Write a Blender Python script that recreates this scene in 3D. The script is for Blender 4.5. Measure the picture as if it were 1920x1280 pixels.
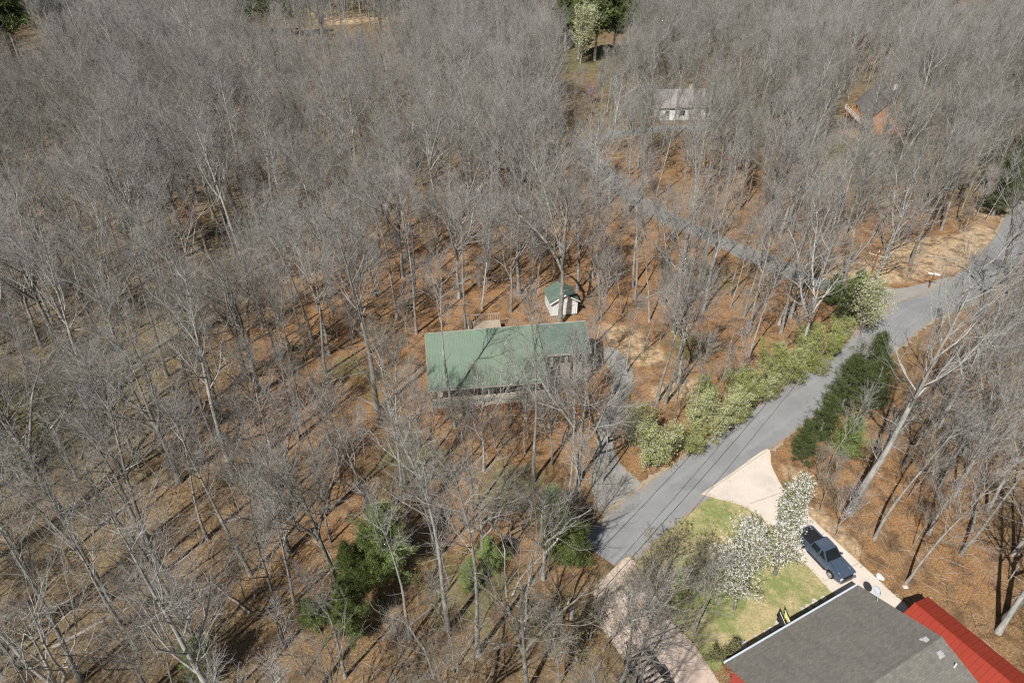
import bpy, math, random
import numpy as np
from mathutils import Vector, Matrix
for o in list(bpy.data.objects): bpy.data.objects.remove(o)
R = math.radians
sc = bpy.context.scene
COL = sc.collection
# ------------------------------------------------------------------ camera, light
H = 50.0; PITCH = R(35.3); F = 1280.0          # eye height (m), downward pitch, focal length in photo pixels
cam_d = bpy.data.cameras.new('camera'); cam = bpy.data.objects.new('camera', cam_d); COL.objects.link(cam)
cam_d.sensor_width = 36; cam_d.lens = 24; cam_d.clip_end = 6000; cam_d.clip_start = .5
cam.location = (0, 0, H); cam.rotation_euler = (math.pi/2 - PITCH, 0, 0); sc.camera = cam
SUN_AZ, SUN_EL = R(211), R(47)                  # where the sun stands (azimuth from +Y to +X)
w = bpy.data.worlds.new('World'); sc.world = w; w.use_nodes = True
wn = w.node_tree; bg = wn.nodes['Background']; sky = wn.nodes.new('ShaderNodeTexSky')
sky.sky_type = 'NISHITA'; sky.sun_disc = False; sky.sun_elevation = SUN_EL; sky.sun_rotation = SUN_AZ
wn.links.new(sky.outputs[0], bg.inputs[0]); bg.inputs[1].default_value = .05
sd = bpy.data.lights.new('sun', 'SUN'); sun = bpy.data.objects.new('sun', sd); COL.objects.link(sun)
sd.energy = 5.0; sd.angle = R(.53); sd.color = (1, .975, .925)
sv = Vector((math.sin(SUN_AZ)*math.cos(SUN_EL), math.cos(SUN_AZ)*math.cos(SUN_EL), math.sin(SUN_EL)))
sun.rotation_euler = sv.to_track_quat('Z', 'Y').to_euler()
sc.view_settings.view_transform = 'Standard'; sc.view_settings.look = 'None'
sc.view_settings.exposure = 0.42; sc.view_settings.gamma = 1
sc.cycles.use_denoising = False; sc.cycles.filter_width = 1.25; sc.cycles.sample_clamp_indirect = 4; sc.cycles.max_bounces = 5; sc.cycles.diffuse_bounces = 2; sc.cycles.transparent_max_bounces = 8

rng = np.random.default_rng(11); random.seed(5)

def at(px, py, z=0.0):
    u = (px-960)/F; v = -(py-640)/F
    d = np.array([u, math.cos(PITCH)+v*math.sin(PITCH), -math.sin(PITCH)+v*math.cos(PITCH)])
    return np.array([0, 0, H]) + d*((H-z)/-d[2])
def proj(P):
    P = np.atleast_2d(P); X, Y, Z = P[:, 0], P[:, 1], P[:, 2]-H
    fw = Y*math.cos(PITCH)-Z*math.sin(PITCH); up = Y*math.sin(PITCH)+Z*math.cos(PITCH)
    fw = np.where(fw > .1, fw, .1)
    return np.stack([960+F*X/fw, 640-F*up/fw], 1)
def inpoly(pts, poly):
    pts = np.atleast_2d(pts); poly = np.asarray(poly, float); x, y = pts[:, 0], pts[:, 1]
    c = np.zeros(len(pts), bool); j = len(poly)-1
    for i in range(len(poly)):
        xi, yi = poly[i]; xj, yj = poly[j]
        if yi != yj: c ^= ((yi > y) != (yj > y)) & (x < (xj-xi)*(y-yi)/(yj-yi)+xi)
        j = i
    return c
def hgt(x, y):
    """gentle rolling of the forest floor, level where the road and houses stand"""
    x = np.asarray(x, float); y = np.asarray(y, float)
    m = np.clip((-22-x)/40, 0, 1) + np.clip((y-190)/120, 0, 1); m = np.clip(m, 0, 1)
    return m*(1.6*np.sin(x*.045+1)*np.cos(y*.038)+.8*np.sin(x*.11+y*.07)+np.clip((y-250)/60, 0, 6)*1.0)

# ------------------------------------------------------------------ helpers
def tag(o, label=None, cat=None, group=None, kind=None):
    if label: o['label'] = label
    if cat: o['category'] = cat
    if group: o['group'] = group
    if kind: o['kind'] = kind
    return o
def empty(name, loc=(0, 0, 0), rz=0):
    o = bpy.data.objects.new(name, None); COL.objects.link(o); o.location = loc; o.rotation_euler = (0, 0, rz); o.empty_display_size = .3
    return o
def link(name, me, parent=None):
    o = bpy.data.objects.new(name, me); COL.objects.link(o)
    if parent is not None: o.parent = parent
    return o
def qmesh(name, V, Q, mat, smooth=False):
    """mesh from numpy vertices and an equal-sided face array"""
    me = bpy.data.meshes.new(name); V = np.asarray(V, np.float32); Q = np.asarray(Q, np.int32); k = Q.shape[1]
    me.vertices.add(len(V)); me.vertices.foreach_set('co', V.ravel())
    me.loops.add(Q.size); me.loops.foreach_set('vertex_index', Q.ravel())
    me.polygons.add(len(Q)); me.polygons.foreach_set('loop_start', np.arange(0, Q.size, k, dtype=np.int32))
    me.polygons.foreach_set('loop_total', np.full(len(Q), k, np.int32))
    if smooth: me.polygons.foreach_set('use_smooth', np.ones(len(Q), bool))
    me.update(calc_edges=True)
    if mat: me.materials.append(mat)
    return me
class MB:
    """collects solid pieces and links them as one mesh object"""
    def __init__(s): s.v = []; s.f = []; s.M = None
    def add(s, vs, fs):
        b = len(s.v); s.v += [tuple(map(float, q)) for q in vs]; s.f += [tuple(b+i for i in q) for q in fs]; return s
    def box(s, x0, x1, y0, y1, z0, z1):
        return s.add([(x0,y0,z0),(x1,y0,z0),(x1,y1,z0),(x0,y1,z0),(x0,y0,z1),(x1,y0,z1),(x1,y1,z1),(x0,y1,z1)],
                     [(0,3,2,1),(4,5,6,7),(0,1,5,4),(1,2,6,5),(2,3,7,6),(3,0,4,7)])
    def prism(s, poly, ax, a, b):
        """polygon extruded along axis ax (0,1,2); poly gives the other two coordinates in order"""
        n = len(poly); vs = []
        for t in (a, b):
            for p in poly:
                q = list(p); q.insert(ax, t); vs.append(q)
        return s.add(vs, [tuple(range(n))[::-1], tuple(range(n, 2*n))]+[(i, (i+1) % n, n+(i+1) % n, n+i) for i in range(n)])
    def tube(s, pts, r, n=8, cap=True):
        pts = [Vector(p) for p in pts]; rs = r if hasattr(r, '__len__') else [r]*len(pts); vs = []; fs = []
        for i, p in enumerate(pts):
            t = (pts[min(i+1, len(pts)-1)]-pts[max(i-1, 0)]).normalized(); a = t.orthogonal().normalized(); b = t.cross(a)
            if i and abs(t.z) < .99: a = t.cross(Vector((0,0,1))).normalized(); b = t.cross(a)
            elif abs(t.z) < .99: a = t.cross(Vector((0,0,1))).normalized(); b = t.cross(a)
            for k in range(n):
                an = 2*math.pi*k/n; vs.append(p+a*math.cos(an)*rs[i]+b*math.sin(an)*rs[i])
        for i in range(len(pts)-1):
            for k in range(n): fs.append((i*n+k, i*n+(k+1) % n, (i+1)*n+(k+1) % n, (i+1)*n+k))
        if cap: fs += [tuple(range(n))[::-1], tuple(range((len(pts)-1)*n, len(pts)*n))]
        return s.add(vs, fs)
    def build(s, name, mat, parent=None, bevel=0, smooth=False, loc=None, rz=None):
        me = bpy.data.meshes.new(name); me.from_pydata(s.v, [], s.f); me.materials.append(mat)
        import bmesh
        bm = bmesh.new(); bm.from_mesh(me); bmesh.ops.recalc_face_normals(bm, faces=bm.faces)
        if bevel: bmesh.ops.bevel(bm, geom=list(bm.edges), offset=bevel, segments=2, affect='EDGES', clamp_overlap=True)
        bm.to_mesh(me); bm.free()
        if smooth: me.polygons.foreach_set('use_smooth', np.ones(len(me.polygons), bool))
        o = link(name, me, parent)
        if loc is not None: o.location = loc
        if rz is not None: o.rotation_euler = (0, 0, rz)
        return o

# ------------------------------------------------------------------ materials
class NT:
    def __init__(s, name, rough=.8, spec=.3, metal=0):
        s.m = bpy.data.materials.new(name); s.m.use_nodes = True; s.t = s.m.node_tree; s.b = s.t.nodes['Principled BSDF']
        s.b.inputs['Roughness'].default_value = rough; s.b.inputs['Specular IOR Level'].default_value = spec; s.b.inputs['Metallic'].default_value = metal
    def n(s, typ, **kw):
        n = s.t.nodes.new(typ)
        for k, v in kw.items():
            if k.startswith('i_'): n.inputs[k[2:].replace('_', ' ')].default_value = v
            else: setattr(n, k, v)
        return n
    def l(s, a, b): s.t.links.new(a, b)
    def noise(s, scale, detail=4, rough=.6, vec=None, dist=0):
        n = s.n('ShaderNodeTexNoise'); n.inputs['Scale'].default_value = scale; n.inputs['Detail'].default_value = detail
        n.inputs['Roughness'].default_value = rough; n.inputs['Distortion'].default_value = dist
        if vec is not None: s.l(vec, n.inputs['Vector'])
        return n.outputs['Fac']
    def ramp(s, fac, stops):
        r = s.n('ShaderNodeValToRGB'); e = r.color_ramp.elements
        while len(e) < len(stops): e.new(.5)
        for q, (p, c) in zip(e, stops): q.position = p; q.color = (*c, 1) if len(c) == 3 else c
        s.l(fac, r.inputs[0]); return r.outputs[0]
    def mix(s, f, a, b, mode='MIX'):
        m = s.n('ShaderNodeMix', data_type='RGBA', blend_type=mode)
        for sock, v in ((m.inputs[0], f), (m.inputs[6], a), (m.inputs[7], b)):
            if hasattr(v, 'links'): s.l(v, sock)
            elif isinstance(v, (int, float)): sock.default_value = v
            else: sock.default_value = (*v, 1)
        return m.outputs[2]
    def math(s, op, a, b=0.0, clamp=False):
        m = s.n('ShaderNodeMath', operation=op, use_clamp=clamp)
        for sock, v in ((m.inputs[0], a), (m.inputs[1], b)):
            if hasattr(v, 'links'): s.l(v, sock)
            else: sock.default_value = v
        return m.outputs[0]
    def col(s, c):
        if hasattr(c, 'links'): s.l(c, s.b.inputs['Base Color'])
        else: s.b.inputs['Base Color'].default_value = (*c, 1)
        return s
    def bump(s, h, strength=.4, dist=.05):
        b = s.n('ShaderNodeBump'); b.inputs['Strength'].default_value = strength; b.inputs['Distance'].default_value = dist
        s.l(h, b.inputs['Height']); s.l(b.outputs[0], s.b.inputs['Normal']); return s
    def obj(s): return s.n('ShaderNodeTexCoord').outputs['Object']
    def pos(s): return s.n('ShaderNodeNewGeometry').outputs['Position']
def simple(name, c, rough=.7, spec=.3, metal=0, var=.25, scale=3):
    m = NT(name, rough, spec, metal); f = m.noise(scale, 5, .65, m.obj())
    m.col(m.ramp(f, [(.3, tuple(v*(1-var) for v in c)), (.7, tuple(min(1, v*(1+var)) for v in c))])); return m.m

def mat_ground():
    m = NT('leaf_litter', 1, .1); p = m.pos()
    at_ = m.n('ShaderNodeVertexColor', layer_name='soil'); sp = m.n('ShaderNodeSeparateColor'); m.l(at_.outputs['Color'], sp.inputs[0])
    leaf = m.noise(6.5, 4, .85, p); fine = m.noise(13, 2, .7, p); big = m.noise(.09, 5, .6, p); mid = m.noise(.6, 5, .65, p)
    orange = m.ramp(leaf, [(.26, (.035, .021, .012)), (.41, (.170, .092, .042)), (.53, (.315, .172, .080)), (.66, (.46, .30, .165)), (.76, (.82, .73, .60))])
    brown = m.ramp(leaf, [(.26, (.026, .021, .012)), (.43, (.125, .090, .046)), (.55, (.235, .172, .092)), (.68, (.37, .30, .185)), (.78, (.70, .64, .50))])
    c = m.mix(m.math('MULTIPLY_ADD', big, 1.6, True) if False else m.ramp(m.math('ADD', m.math('MULTIPLY', big, .55), m.math('MULTIPLY', sp.outputs[2], .62)), [(.44, (0,)*3), (.74, (1,)*3)]), brown, orange)
    # moss and thin grass
    moss = m.ramp(fine, [(.3, (.06, .075, .028)), (.7, (.20, .19, .085))])
    mf = m.ramp(m.math('ADD', mid, m.math('MULTIPLY', sp.outputs[0], .5)), [(.62, (0,)*3), (.78, (1,)*3)])
    c = m.mix(m.math('MULTIPLY', mf, .75), c, moss)
    sand = m.ramp(m.noise(2.5, 5, .6, p), [(.3, (.30, .20, .115)), (.55, (.48, .35, .21)), (.75, (.66, .53, .37))])
    sf = m.ramp(m.math('MULTIPLY', m.math('ADD', m.noise(1.1, 7, .75, p, .6), .12), sp.outputs[1]), [(.36, (0,)*3), (.60, (.9,)*3)])
    c = m.mix(sf, c, sand)
    c = m.mix(m.ramp(mid, [(.38, (.75,)*3), (.52, (0,)*3)]), c, (.10, .062, .038)); c = m.mix(m.ramp(m.noise(.28, 5, .7, p, .8), [(.56, (0,)*3), (.68, (.4,)*3)]), c, (.34, .25, .165))
    m.col(c).bump(m.math('ADD', leaf, m.math('MULTIPLY', mid, .6)), .55, .12); return m.m
def mat_lawn():
    m = NT('lawn', 1, .1); p = m.pos(); a = m.noise(.22, 4, .6, p); b = m.noise(9, 4, .8, p); d = m.noise(1.3, 5, .7, p)
    dry = m.ramp(b, [(.3, (.26, .20, .095)), (.5, (.40, .32, .17)), (.72, (.55, .46, .28))])
    grn = m.ramp(b, [(.3, (.11, .13, .04)), (.55, (.21, .24, .085)), (.75, (.33, .34, .16))])
    c = m.mix(m.ramp(m.math('ADD', m.math('MULTIPLY', a, .65), m.math('MULTIPLY', d, .4)), [(.44, (0,)*3), (.58, (1,)*3)]), dry, grn)
    c = m.mix(m.ramp(m.noise(.5, 5, .7, p), [(.60, (0,)*3), (.72, (.8,)*3)]), c, (.50, .35, .21))
    m.col(c).bump(b, .5, .05); return m.m
def mat_asphalt(name='asphalt', c=(.225, .226, .228), lane=False):
    m = NT(name, .9, .2); p = m.pos(); a = m.noise(.35, 5, .6, p); b = m.noise(18, 3, .8, p)
    k = m.mix(.5, m.ramp(a, [(.3, tuple(v*.85 for v in c)), (.7, tuple(v*1.15 for v in c))]), m.ramp(b, [(.3, tuple(v*.75 for v in c)), (.7, tuple(v*1.25 for v in c))]))
    cr = m.n('ShaderNodeTexVoronoi', feature='DISTANCE_TO_EDGE'); cr.inputs['Scale'].default_value = .35; m.l(p, cr.inputs['Vector'])
    k = m.mix(m.ramp(cr.outputs[0], [(.0, (.4,)*3), (.008, (0,)*3)]), k, (.09, .09, .09))
    if lane:
        lv = m.n('ShaderNodeVertexColor', layer_name='lane'); q = m.n('ShaderNodeSeparateColor'); m.l(lv.outputs[0], q.inputs[0]); wob = m.math('ADD', q.outputs[0], m.math('MULTIPLY', m.math('SUBTRACT', m.noise(.8, 4, .6, p), .5), .10))
        wear = m.ramp(wob, [(.0, (.55,)*3), (.10, (.15,)*3), (.22, (.0,)*3), (.30, (.5,)*3), (.38, (.05,)*3), (.62, (.05,)*3), (.70, (.5,)*3), (.78, (0,)*3), (.90, (.15,)*3), (1, (.55,)*3)])
        k = m.mix(m.math('MULTIPLY', wear, .42), k, (.34, .34, .33)); edge = m.ramp(wob, [(0, (1,)*3), (.045, (.5,)*3), (.09, (0,)*3), (.91, (0,)*3), (.955, (.5,)*3), (1, (1,)*3)])
        k = m.mix(m.math('MULTIPLY', edge, m.ramp(m.noise(2.2, 6, .8, p), [(.4, (0,)*3), (.55, (.9,)*3)])), k, (.27, .18, .10))
        k = m.mix(m.ramp(m.noise(.12, 3, .5, p, .5), [(.55, (0,)*3), (.57, (.25,)*3)]), k, tuple(v*.6 for v in c))
        k = m.mix(m.ramp(m.noise(7, 3, .8, p), [(.70, (0,)*3), (.74, (.7,)*3)]), k, (.30, .19, .10))
    m.col(k).bump(b, .25, .02); return m.m
def mat_concrete(name, c, joint=True):
    m = NT(name, .85, .25); p = m.pos(); a = m.noise(.5, 6, .65, p); b = m.noise(12, 3, .7, p)
    k = m.mix(.35, m.ramp(a, [(.28, tuple(v*.78 for v in c)), (.5, c), (.75, tuple(min(.9, v*1.1) for v in c))]), m.ramp(b, [(.3, tuple(v*.85 for v in c)), (.7, tuple(min(.9, v*1.1) for v in c))]))
    k = m.mix(m.ramp(m.noise(1.6, 6, .75, p, 1.5), [(.60, (0,)*3), (.72, (.45,)*3)]), k, tuple(v*.6 for v in c))
    m.col(k).bump(b, .15, .01); return m.m
def mat_roof_ribs(name, c, axis, pitch, rough=.45, spec=.45):
    """standing-seam sheet: ribs run down the slope, spaced along the object's axis"""
    m = NT(name, rough, spec); o = m.obj(); s = m.n('ShaderNodeSeparateXYZ'); m.l(o, s.inputs[0])
    fr = m.math('FRACT', m.math('DIVIDE', s.outputs[axis], pitch)); rib = m.ramp(fr, [(.0, (1,)*3), (.07, (1,)*3), (.11, (0,)*3), (.97, (0,)*3), (1, (1,)*3)])
    n = m.noise(.7, 6, .7, o); st = m.noise(4, 4, .7, o)
    k = m.mix(.4, m.ramp(n, [(.3, tuple(v*.86 for v in c)), (.7, tuple(v*1.12 for v in c))]), m.ramp(st, [(.35, tuple(v*.93 for v in c)), (.7, tuple(v*1.07 for v in c))]))
    k = m.mix(m.math('MULTIPLY', rib, .38), k, tuple(v*.55 for v in c)); m.col(k).bump(rib, .5, .03); return m.m
def mat_shingle(name, c):
    m = NT(name, .95, .15); o = m.obj(); mp = m.n('ShaderNodeMapping'); mp.inputs['Scale'].default_value = (1, 1.12, 1); m.l(o, mp.inputs[0])
    br = m.n('ShaderNodeTexBrick'); br.inputs['Scale'].default_value = 1; br.inputs['Brick Width'].default_value = .34; br.inputs['Row Height'].default_value = .15
    br.inputs['Mortar Size'].default_value = .012; br.inputs['Color1'].default_value = (*[v*.78 for v in c], 1); br.inputs['Color2'].default_value = (*[v*1.25 for v in c], 1)
    br.inputs['Mortar'].default_value = (*[v*.6 for v in c], 1); m.l(mp.outputs[0], br.inputs['Vector'])
    n = m.noise(.45, 6, .7, o); k = m.mix(.42, br.outputs[0], m.ramp(n, [(.3, tuple(v*.8 for v in c)), (.7, tuple(v*1.2 for v in c))]))
    sx = m.n('ShaderNodeMapping'); sx.inputs['Scale'].default_value = (2.2, .18, 1); m.l(o, sx.inputs[0])
    k = m.mix(m.ramp(m.noise(1, 5, .6, sx.outputs[0]), [(.5, (0,)*3), (.75, (.35,)*3)]), k, tuple(v*.6 for v in c))
    m.col(k).bump(br.outputs['Fac'], .3, .01); return m.m
def mat_siding(name, c, pitch=.16):
    m = NT(name, .6, .3); o = m.obj(); s = m.n('ShaderNodeSeparateXYZ'); m.l(o, s.inputs[0])
    fr = m.math('FRACT', m.math('DIVIDE', s.outputs[2], pitch)); k = m.mix(m.ramp(fr, [(0, (.45,)*3), (.16, (0,)*3)]), c, tuple(v*.4 for v in c))
    k = m.mix(m.ramp(m.noise(1.3, 5, .7, o), [(.5, (0,)*3), (.8, (.25,)*3)]), k, tuple(v*.6 for v in c)); m.col(k).bump(fr, .6, .02); return m.m
def mat_bark(name, stops, patchy=True):
    """bark tone differs from tree to tree (object random, plus stands of like trees) and in blotches along the stem"""
    m = NT(name, .95, .15); oi = m.n('ShaderNodeObjectInfo'); o = m.obj()
    st = m.noise(.012, 2, .5, oi.outputs['Location'])
    f = m.math('ADD', m.math('MULTIPLY', oi.outputs['Random'], .55), m.math('MULTIPLY', m.math('SUBTRACT', st, .28), 1.05), True)
    c = m.ramp(f, stops)
    mp = m.n('ShaderNodeMapping'); mp.inputs['Scale'].default_value = (6, 6, 1.2); m.l(o, mp.inputs[0])
    bl = m.noise(1, 4, .7, mp.outputs[0])
    c = m.mix(m.ramp(bl, [(.32, (.62,)*3), (.6, (0,)*3)]), c, (.07, .06, .05))
    if patchy: c = m.mix(m.ramp(m.noise(.8, 3, .6, o), [(.52, (0,)*3), (.66, (.5,)*3)]), c, (.47, .46, .43))
    m.col(c); return m.m
def mat_leaf(name, dark, mid, light, trans=.25):
    m = NT(name, .7, .25); g = m.n('ShaderNodeNewGeometry'); o = m.obj(); oi = m.n('ShaderNodeObjectInfo')
    f = m.math('ADD', m.math('MULTIPLY', g.outputs['Random Per Island'], .6), m.math('MULTIPLY', m.noise(.9, 3, .6, o), .5)); f = m.math('ADD', f, m.math('MULTIPLY', oi.outputs['Random'], .12))
    m.col(m.ramp(f, [(.25, dark), (.5, mid), (.85, light)]))
    tr = m.n('ShaderNodeBsdfTranslucent'); tr.inputs[0].default_value = (*light, 1); mx = m.n('ShaderNodeMixShader'); mx.inputs[0].default_value = trans
    out = m.t.nodes['Material Output']; m.l(m.b.outputs[0], mx.inputs[1]); m.l(tr.outputs[0], mx.inputs[2]); m.l(mx.outputs[0], out.inputs[0]); return m.m
M = dict(
    ground=mat_ground(), lawn=mat_lawn(), road=mat_asphalt(lane=True), side=mat_asphalt('old_asphalt', (.185, .18, .172), True), gravel=mat_asphalt('gravel_drive', (.27, .255, .23)),
    conc=mat_concrete('pink_concrete', (.58, .50, .43)), pave=mat_concrete('pink_paving', (.50, .395, .325)), shoulder=mat_concrete('shoulder_stone', (.33, .27, .20)),
    green=mat_roof_ribs('green_roof', (.155, .208, .152), 0, .30, .6, .2), red=mat_roof_ribs('red_roof', (.26, .030, .014), 1, .42), shgl=mat_shingle('shingles', (.165, .155, .135)),
    greensh=mat_shingle('green_shingles', (.105, .15, .118)), farroof=mat_shingle('pinkish_shingles', (.27, .245, .235)), darkroof=mat_shingle('dark_shingles', (.13, .12, .115)),
    siding=mat_siding('white_siding', (.72, .73, .71)), tan=mat_siding('tan_siding', (.42, .36, .28)), grey_siding=mat_siding('grey_siding', (.22, .21, .19)), logs=mat_siding('orange_logs', (.46, .22, .085), .3),
    redwall=mat_roof_ribs('red_wall', (.30, .035, .025), 0, .3),
    oldtrim=simple('old_trim', (.36, .34, .30), .7, .2, 0, .2), trim=simple('white_trim', (.74, .73, .70), .5, .3, 0, .12), gutter=simple('gutter', (.50, .55, .60), .35, .5, 0, .1), wood=simple('weathered_wood', (.40, .34, .27), .9, .1, 0, .3, 5),
    deck=simple('deck_boards', (.36, .29, .22), .9, .1, 0, .3, 6), glass=simple('window_glass', (.012, .016, .018), .12, .35, 0, .2), dark=simple('dark_opening', (.02, .02, .02), .8),
    metal=simple('galvanised', (.52, .53, .53), .4, .5, .4, .1), dish=simple('dish_grey', (.42, .45, .47), .45, .4, 0, .06), pole=simple('pole_wood', (.20, .095, .045), .95, .1, 0, .35, 4),
    wire=simple('wire', (.03, .03, .03), .6), insul=simple('insulator', (.75, .76, .78), .3, .5, 0, .05), black=simple('black_paint', (.018, .018, .020), .5, .4), blue=simple('blue_paint', (.06, .13, .30), .35, .5),
    stone=simple('stone', (.45, .41, .36), .95, .1, 0, .35, 4), paint=simple('truck_paint', (.085, .115, .165), .25, .6, .35, .05), tyre=simple('tyre', (.025, .025, .026), .9, .1), rim=simple('rim', (.45, .45, .44), .3, .5, .7, .1),
    lamp=simple('lamp_glass', (.70, .66, .58), .15, .6), amber=simple('tail_lamp', (.30, .02, .015), .2, .6), chrome=simple('chrome', (.55, .56, .58), .2, .5, .9, .05), yellow=simple('flag_yellow', (.72, .72, .22), .8, .1, 0, .1), flagblack=simple('flag_black', (.02, .02, .02), .9),
    redcar=simple('red_paint', (.34, .03, .03), .3, .5), log=mat_bark('dead_wood', [(0, (.30, .26, .22)), (1, (.50, .46, .40))], False),
    bark=mat_bark('bark', [(0, (.12, .11, .095)), (.3, (.21, .20, .175)), (.6, (.32, .31, .28)), (1, (.52, .51, .47))]),
    twig=mat_bark('twigs', [(0, (.16, .15, .12)), (.25, (.27, .255, .21)), (.5, (.38, .37, .345)), (.72, (.37, .33, .32)), (.86, (.35, .35, .30)), (1, (.53, .52, .49))], False),
    brush=simple('brush_stems', (.24, .19, .14), .9, .1, 0, .4, .6),
    darkcedar=mat_leaf('dark_cedar_leaf', (.018, .030, .010), (.060, .082, .026), (.14, .165, .060), .15), cedar=mat_leaf('cedar_leaf', (.032, .048, .014), (.10, .135, .036), (.21, .255, .080), .2), lightgreen=mat_leaf('soft_green', (.09, .13, .035), (.20, .26, .08), (.34, .42, .15)),
    pine=mat_leaf('pine_needles', (.03, .055, .016), (.085, .12, .038), (.19, .22, .08), .15),
    shrubleaf=mat_leaf('fresh_leaf', (.08, .11, .025), (.26, .305, .07), (.48, .52, .15), .35), oliveleaf=mat_leaf('olive_leaf', (.07, .08, .03), (.16, .17, .07), (.28, .28, .13)),
    drygrass=mat_leaf('dry_grass', (.16, .11, .05), (.33, .24, .12), (.40, .38, .16), .1), petals=mat_leaf('petals', (.62, .60, .52), (.82, .81, .76), (.92, .91, .88), .3), petals2=mat_leaf('cream_petals', (.42, .43, .28), (.62, .62, .46), (.85, .85, .72), .3),
    orangeleaf=mat_leaf('orange_leaf', (.30, .10, .03), (.50, .20, .06), (.66, .34, .13), .3), redleaf=mat_leaf('red_buds', (.20, .04, .03), (.36, .09, .06), (.46, .18, .10), .3), pinkleaf=mat_leaf('pink_buds', (.32, .13, .20), (.48, .22, .32), (.60, .34, .42), .3),
)

# ------------------------------------------------------------------ ground
ROAD_C = [(1130,1045),(1200,975),(1300,898),(1405,820),(1500,752),(1588,688),(1650,636),(1715,585),(1790,553),(1862,500),(1902,445),(1928,395),(1975,335),(2070,260)]
SIDE_C = [(1680,575),(1610,556),(1530,529),(1430,488),(1330,443),(1225,394),(1160,348),(1115,305),(1108,268),(1170,250),(1285,240),(1370,238)]
def dense(pts, n=8):
    pts = [np.array(p, float) for p in pts]; out = []
    for i in range(len(pts)-1):
        p0, p1, p2, p3 = pts[max(i-1, 0)], pts[i], pts[i+1], pts[min(i+2, len(pts)-1)]
        for k in range(n):
            t = k/n; out.append(.5*((2*p1)+(-p0+p2)*t+(2*p0-5*p1+4*p2-p3)*t*t+(-p0+3*p1-3*p2+p3)*t**3))
    out.append(pts[-1]); return np.array(out)
def ribbon(C, wl, wr, z):
    d = np.gradient(C, axis=0); d /= np.linalg.norm(d, axis=1)[:, None]; n = np.stack([d[:, 1], -d[:, 0]], 1)
    wl = np.broadcast_to(wl, len(C)); wr = np.broadcast_to(wr, len(C))
    K = 8; m = len(C); V = [np.column_stack([C+n*(-wl+(wl+wr)*k/K)[:, None], np.full(m, z)]) for k in range(K+1)]
    V = np.vstack(V); i = np.arange(m-1); Q = np.concatenate([np.stack([k*m+i, (k+1)*m+i, (k+1)*m+i+1, k*m+i+1], 1) for k in range(K)])
    return V, Q
def lanes(o, K=8):
    n_ = len(o.data.vertices); m = n_//(K+1); c = np.ones((n_, 4), np.float32); c[:, 0] = np.repeat(np.arange(K+1)/K, m)
    a = o.data.color_attributes.new('lane', 'FLOAT_COLOR', 'POINT'); a.data.foreach_set('color', c.ravel()); return o
road_g = dense([at(*p)[:2] for p in ROAD_C], 26); side_g = dense([at(*p)[:2] for p in SIDE_C], 20)
def jit(n, a, k=3, seed=0):
    r = np.random.default_rng(seed); x = r.normal(0, 1, n+2*k); return a*np.convolve(x, np.ones(k)/k, 'same')[k:n+k]
PROAD = dict(road=road_g, side=side_g)

LAWN = [(1188,1046),(1222,1002),(1262,966),(1318,929),(1362,940),(1398,951),(1435,978),(1480,1025),(1520,1068),(1575,1128),(1490,1180),(1372,1238),(1335,1256),(1300,1205),(1262,1165),(1230,1110),(1205,1075)]
DRIVE = [(1314,927),(1375,885),(1438,842),(1446,872),(1462,905),(1480,932),(1505,955),(1535,985),(1600,1045),(1665,1105),(1705,1150),(1640,1200),(1575,1128),(1520,1068),(1480,1025),(1435,978),(1398,951),(1362,940)]
DRIVE2 = [(1118,1092),(1150,1066),(1181,1043),(1200,1080),(1228,1116),(1262,1168),(1300,1207),(1345,1275),(1400,1370),(1215,1370),(1195,1290),(1165,1230),(1130,1180),(1112,1130)]
GRAVEL = [(1140,985),(1185,945),(1212,918),(1185,890),(1158,860),(1152,820),(1170,770),(1186,720),(1180,680),(1158,655),(1136,652),(1132,670),(1145,700),(1142,745),(1126,790),(1118,840),(1108,890),(1116,940)]
def flat(name, poly, z, mat, thick=0.0, rough=0.0):
    P = np.array([at(*p)[:2] for p in poly]); n = len(P)
    C = dense([*P, P[0]], 14 if rough else 4)[:-1]
    if rough: C = C+np.stack([jit(len(C), rough, 2, 5), jit(len(C), rough, 2, 6)], 1)
    me = bpy.data.meshes.new(name); vs = [(x, y, z) for x, y in C]
    me.from_pydata(vs+([(x, y, -.2) for x, y in C] if thick else []), [], [tuple(range(len(C)))] + ([(i, (i+1) % len(C), len(C)+(i+1) % len(C), len(C)+i) for i in range(len(C))] if thick else []))
    me.materials.append(mat); me.validate()
    import bmesh
    bm = bmesh.new(); bm.from_mesh(me); bmesh.ops.recalc_face_normals(bm, faces=bm.faces)
    bm.faces.ensure_lookup_table(); f0 = max(bm.faces, key=lambda f: len(f.verts))
    if f0.normal.z < 0: bmesh.ops.reverse_faces(bm, faces=bm.faces)
    bmesh.ops.triangulate(bm, faces=[f0]); bm.to_mesh(me); bm.free()
    return tag(link(name, me), kind='structure')

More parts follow.
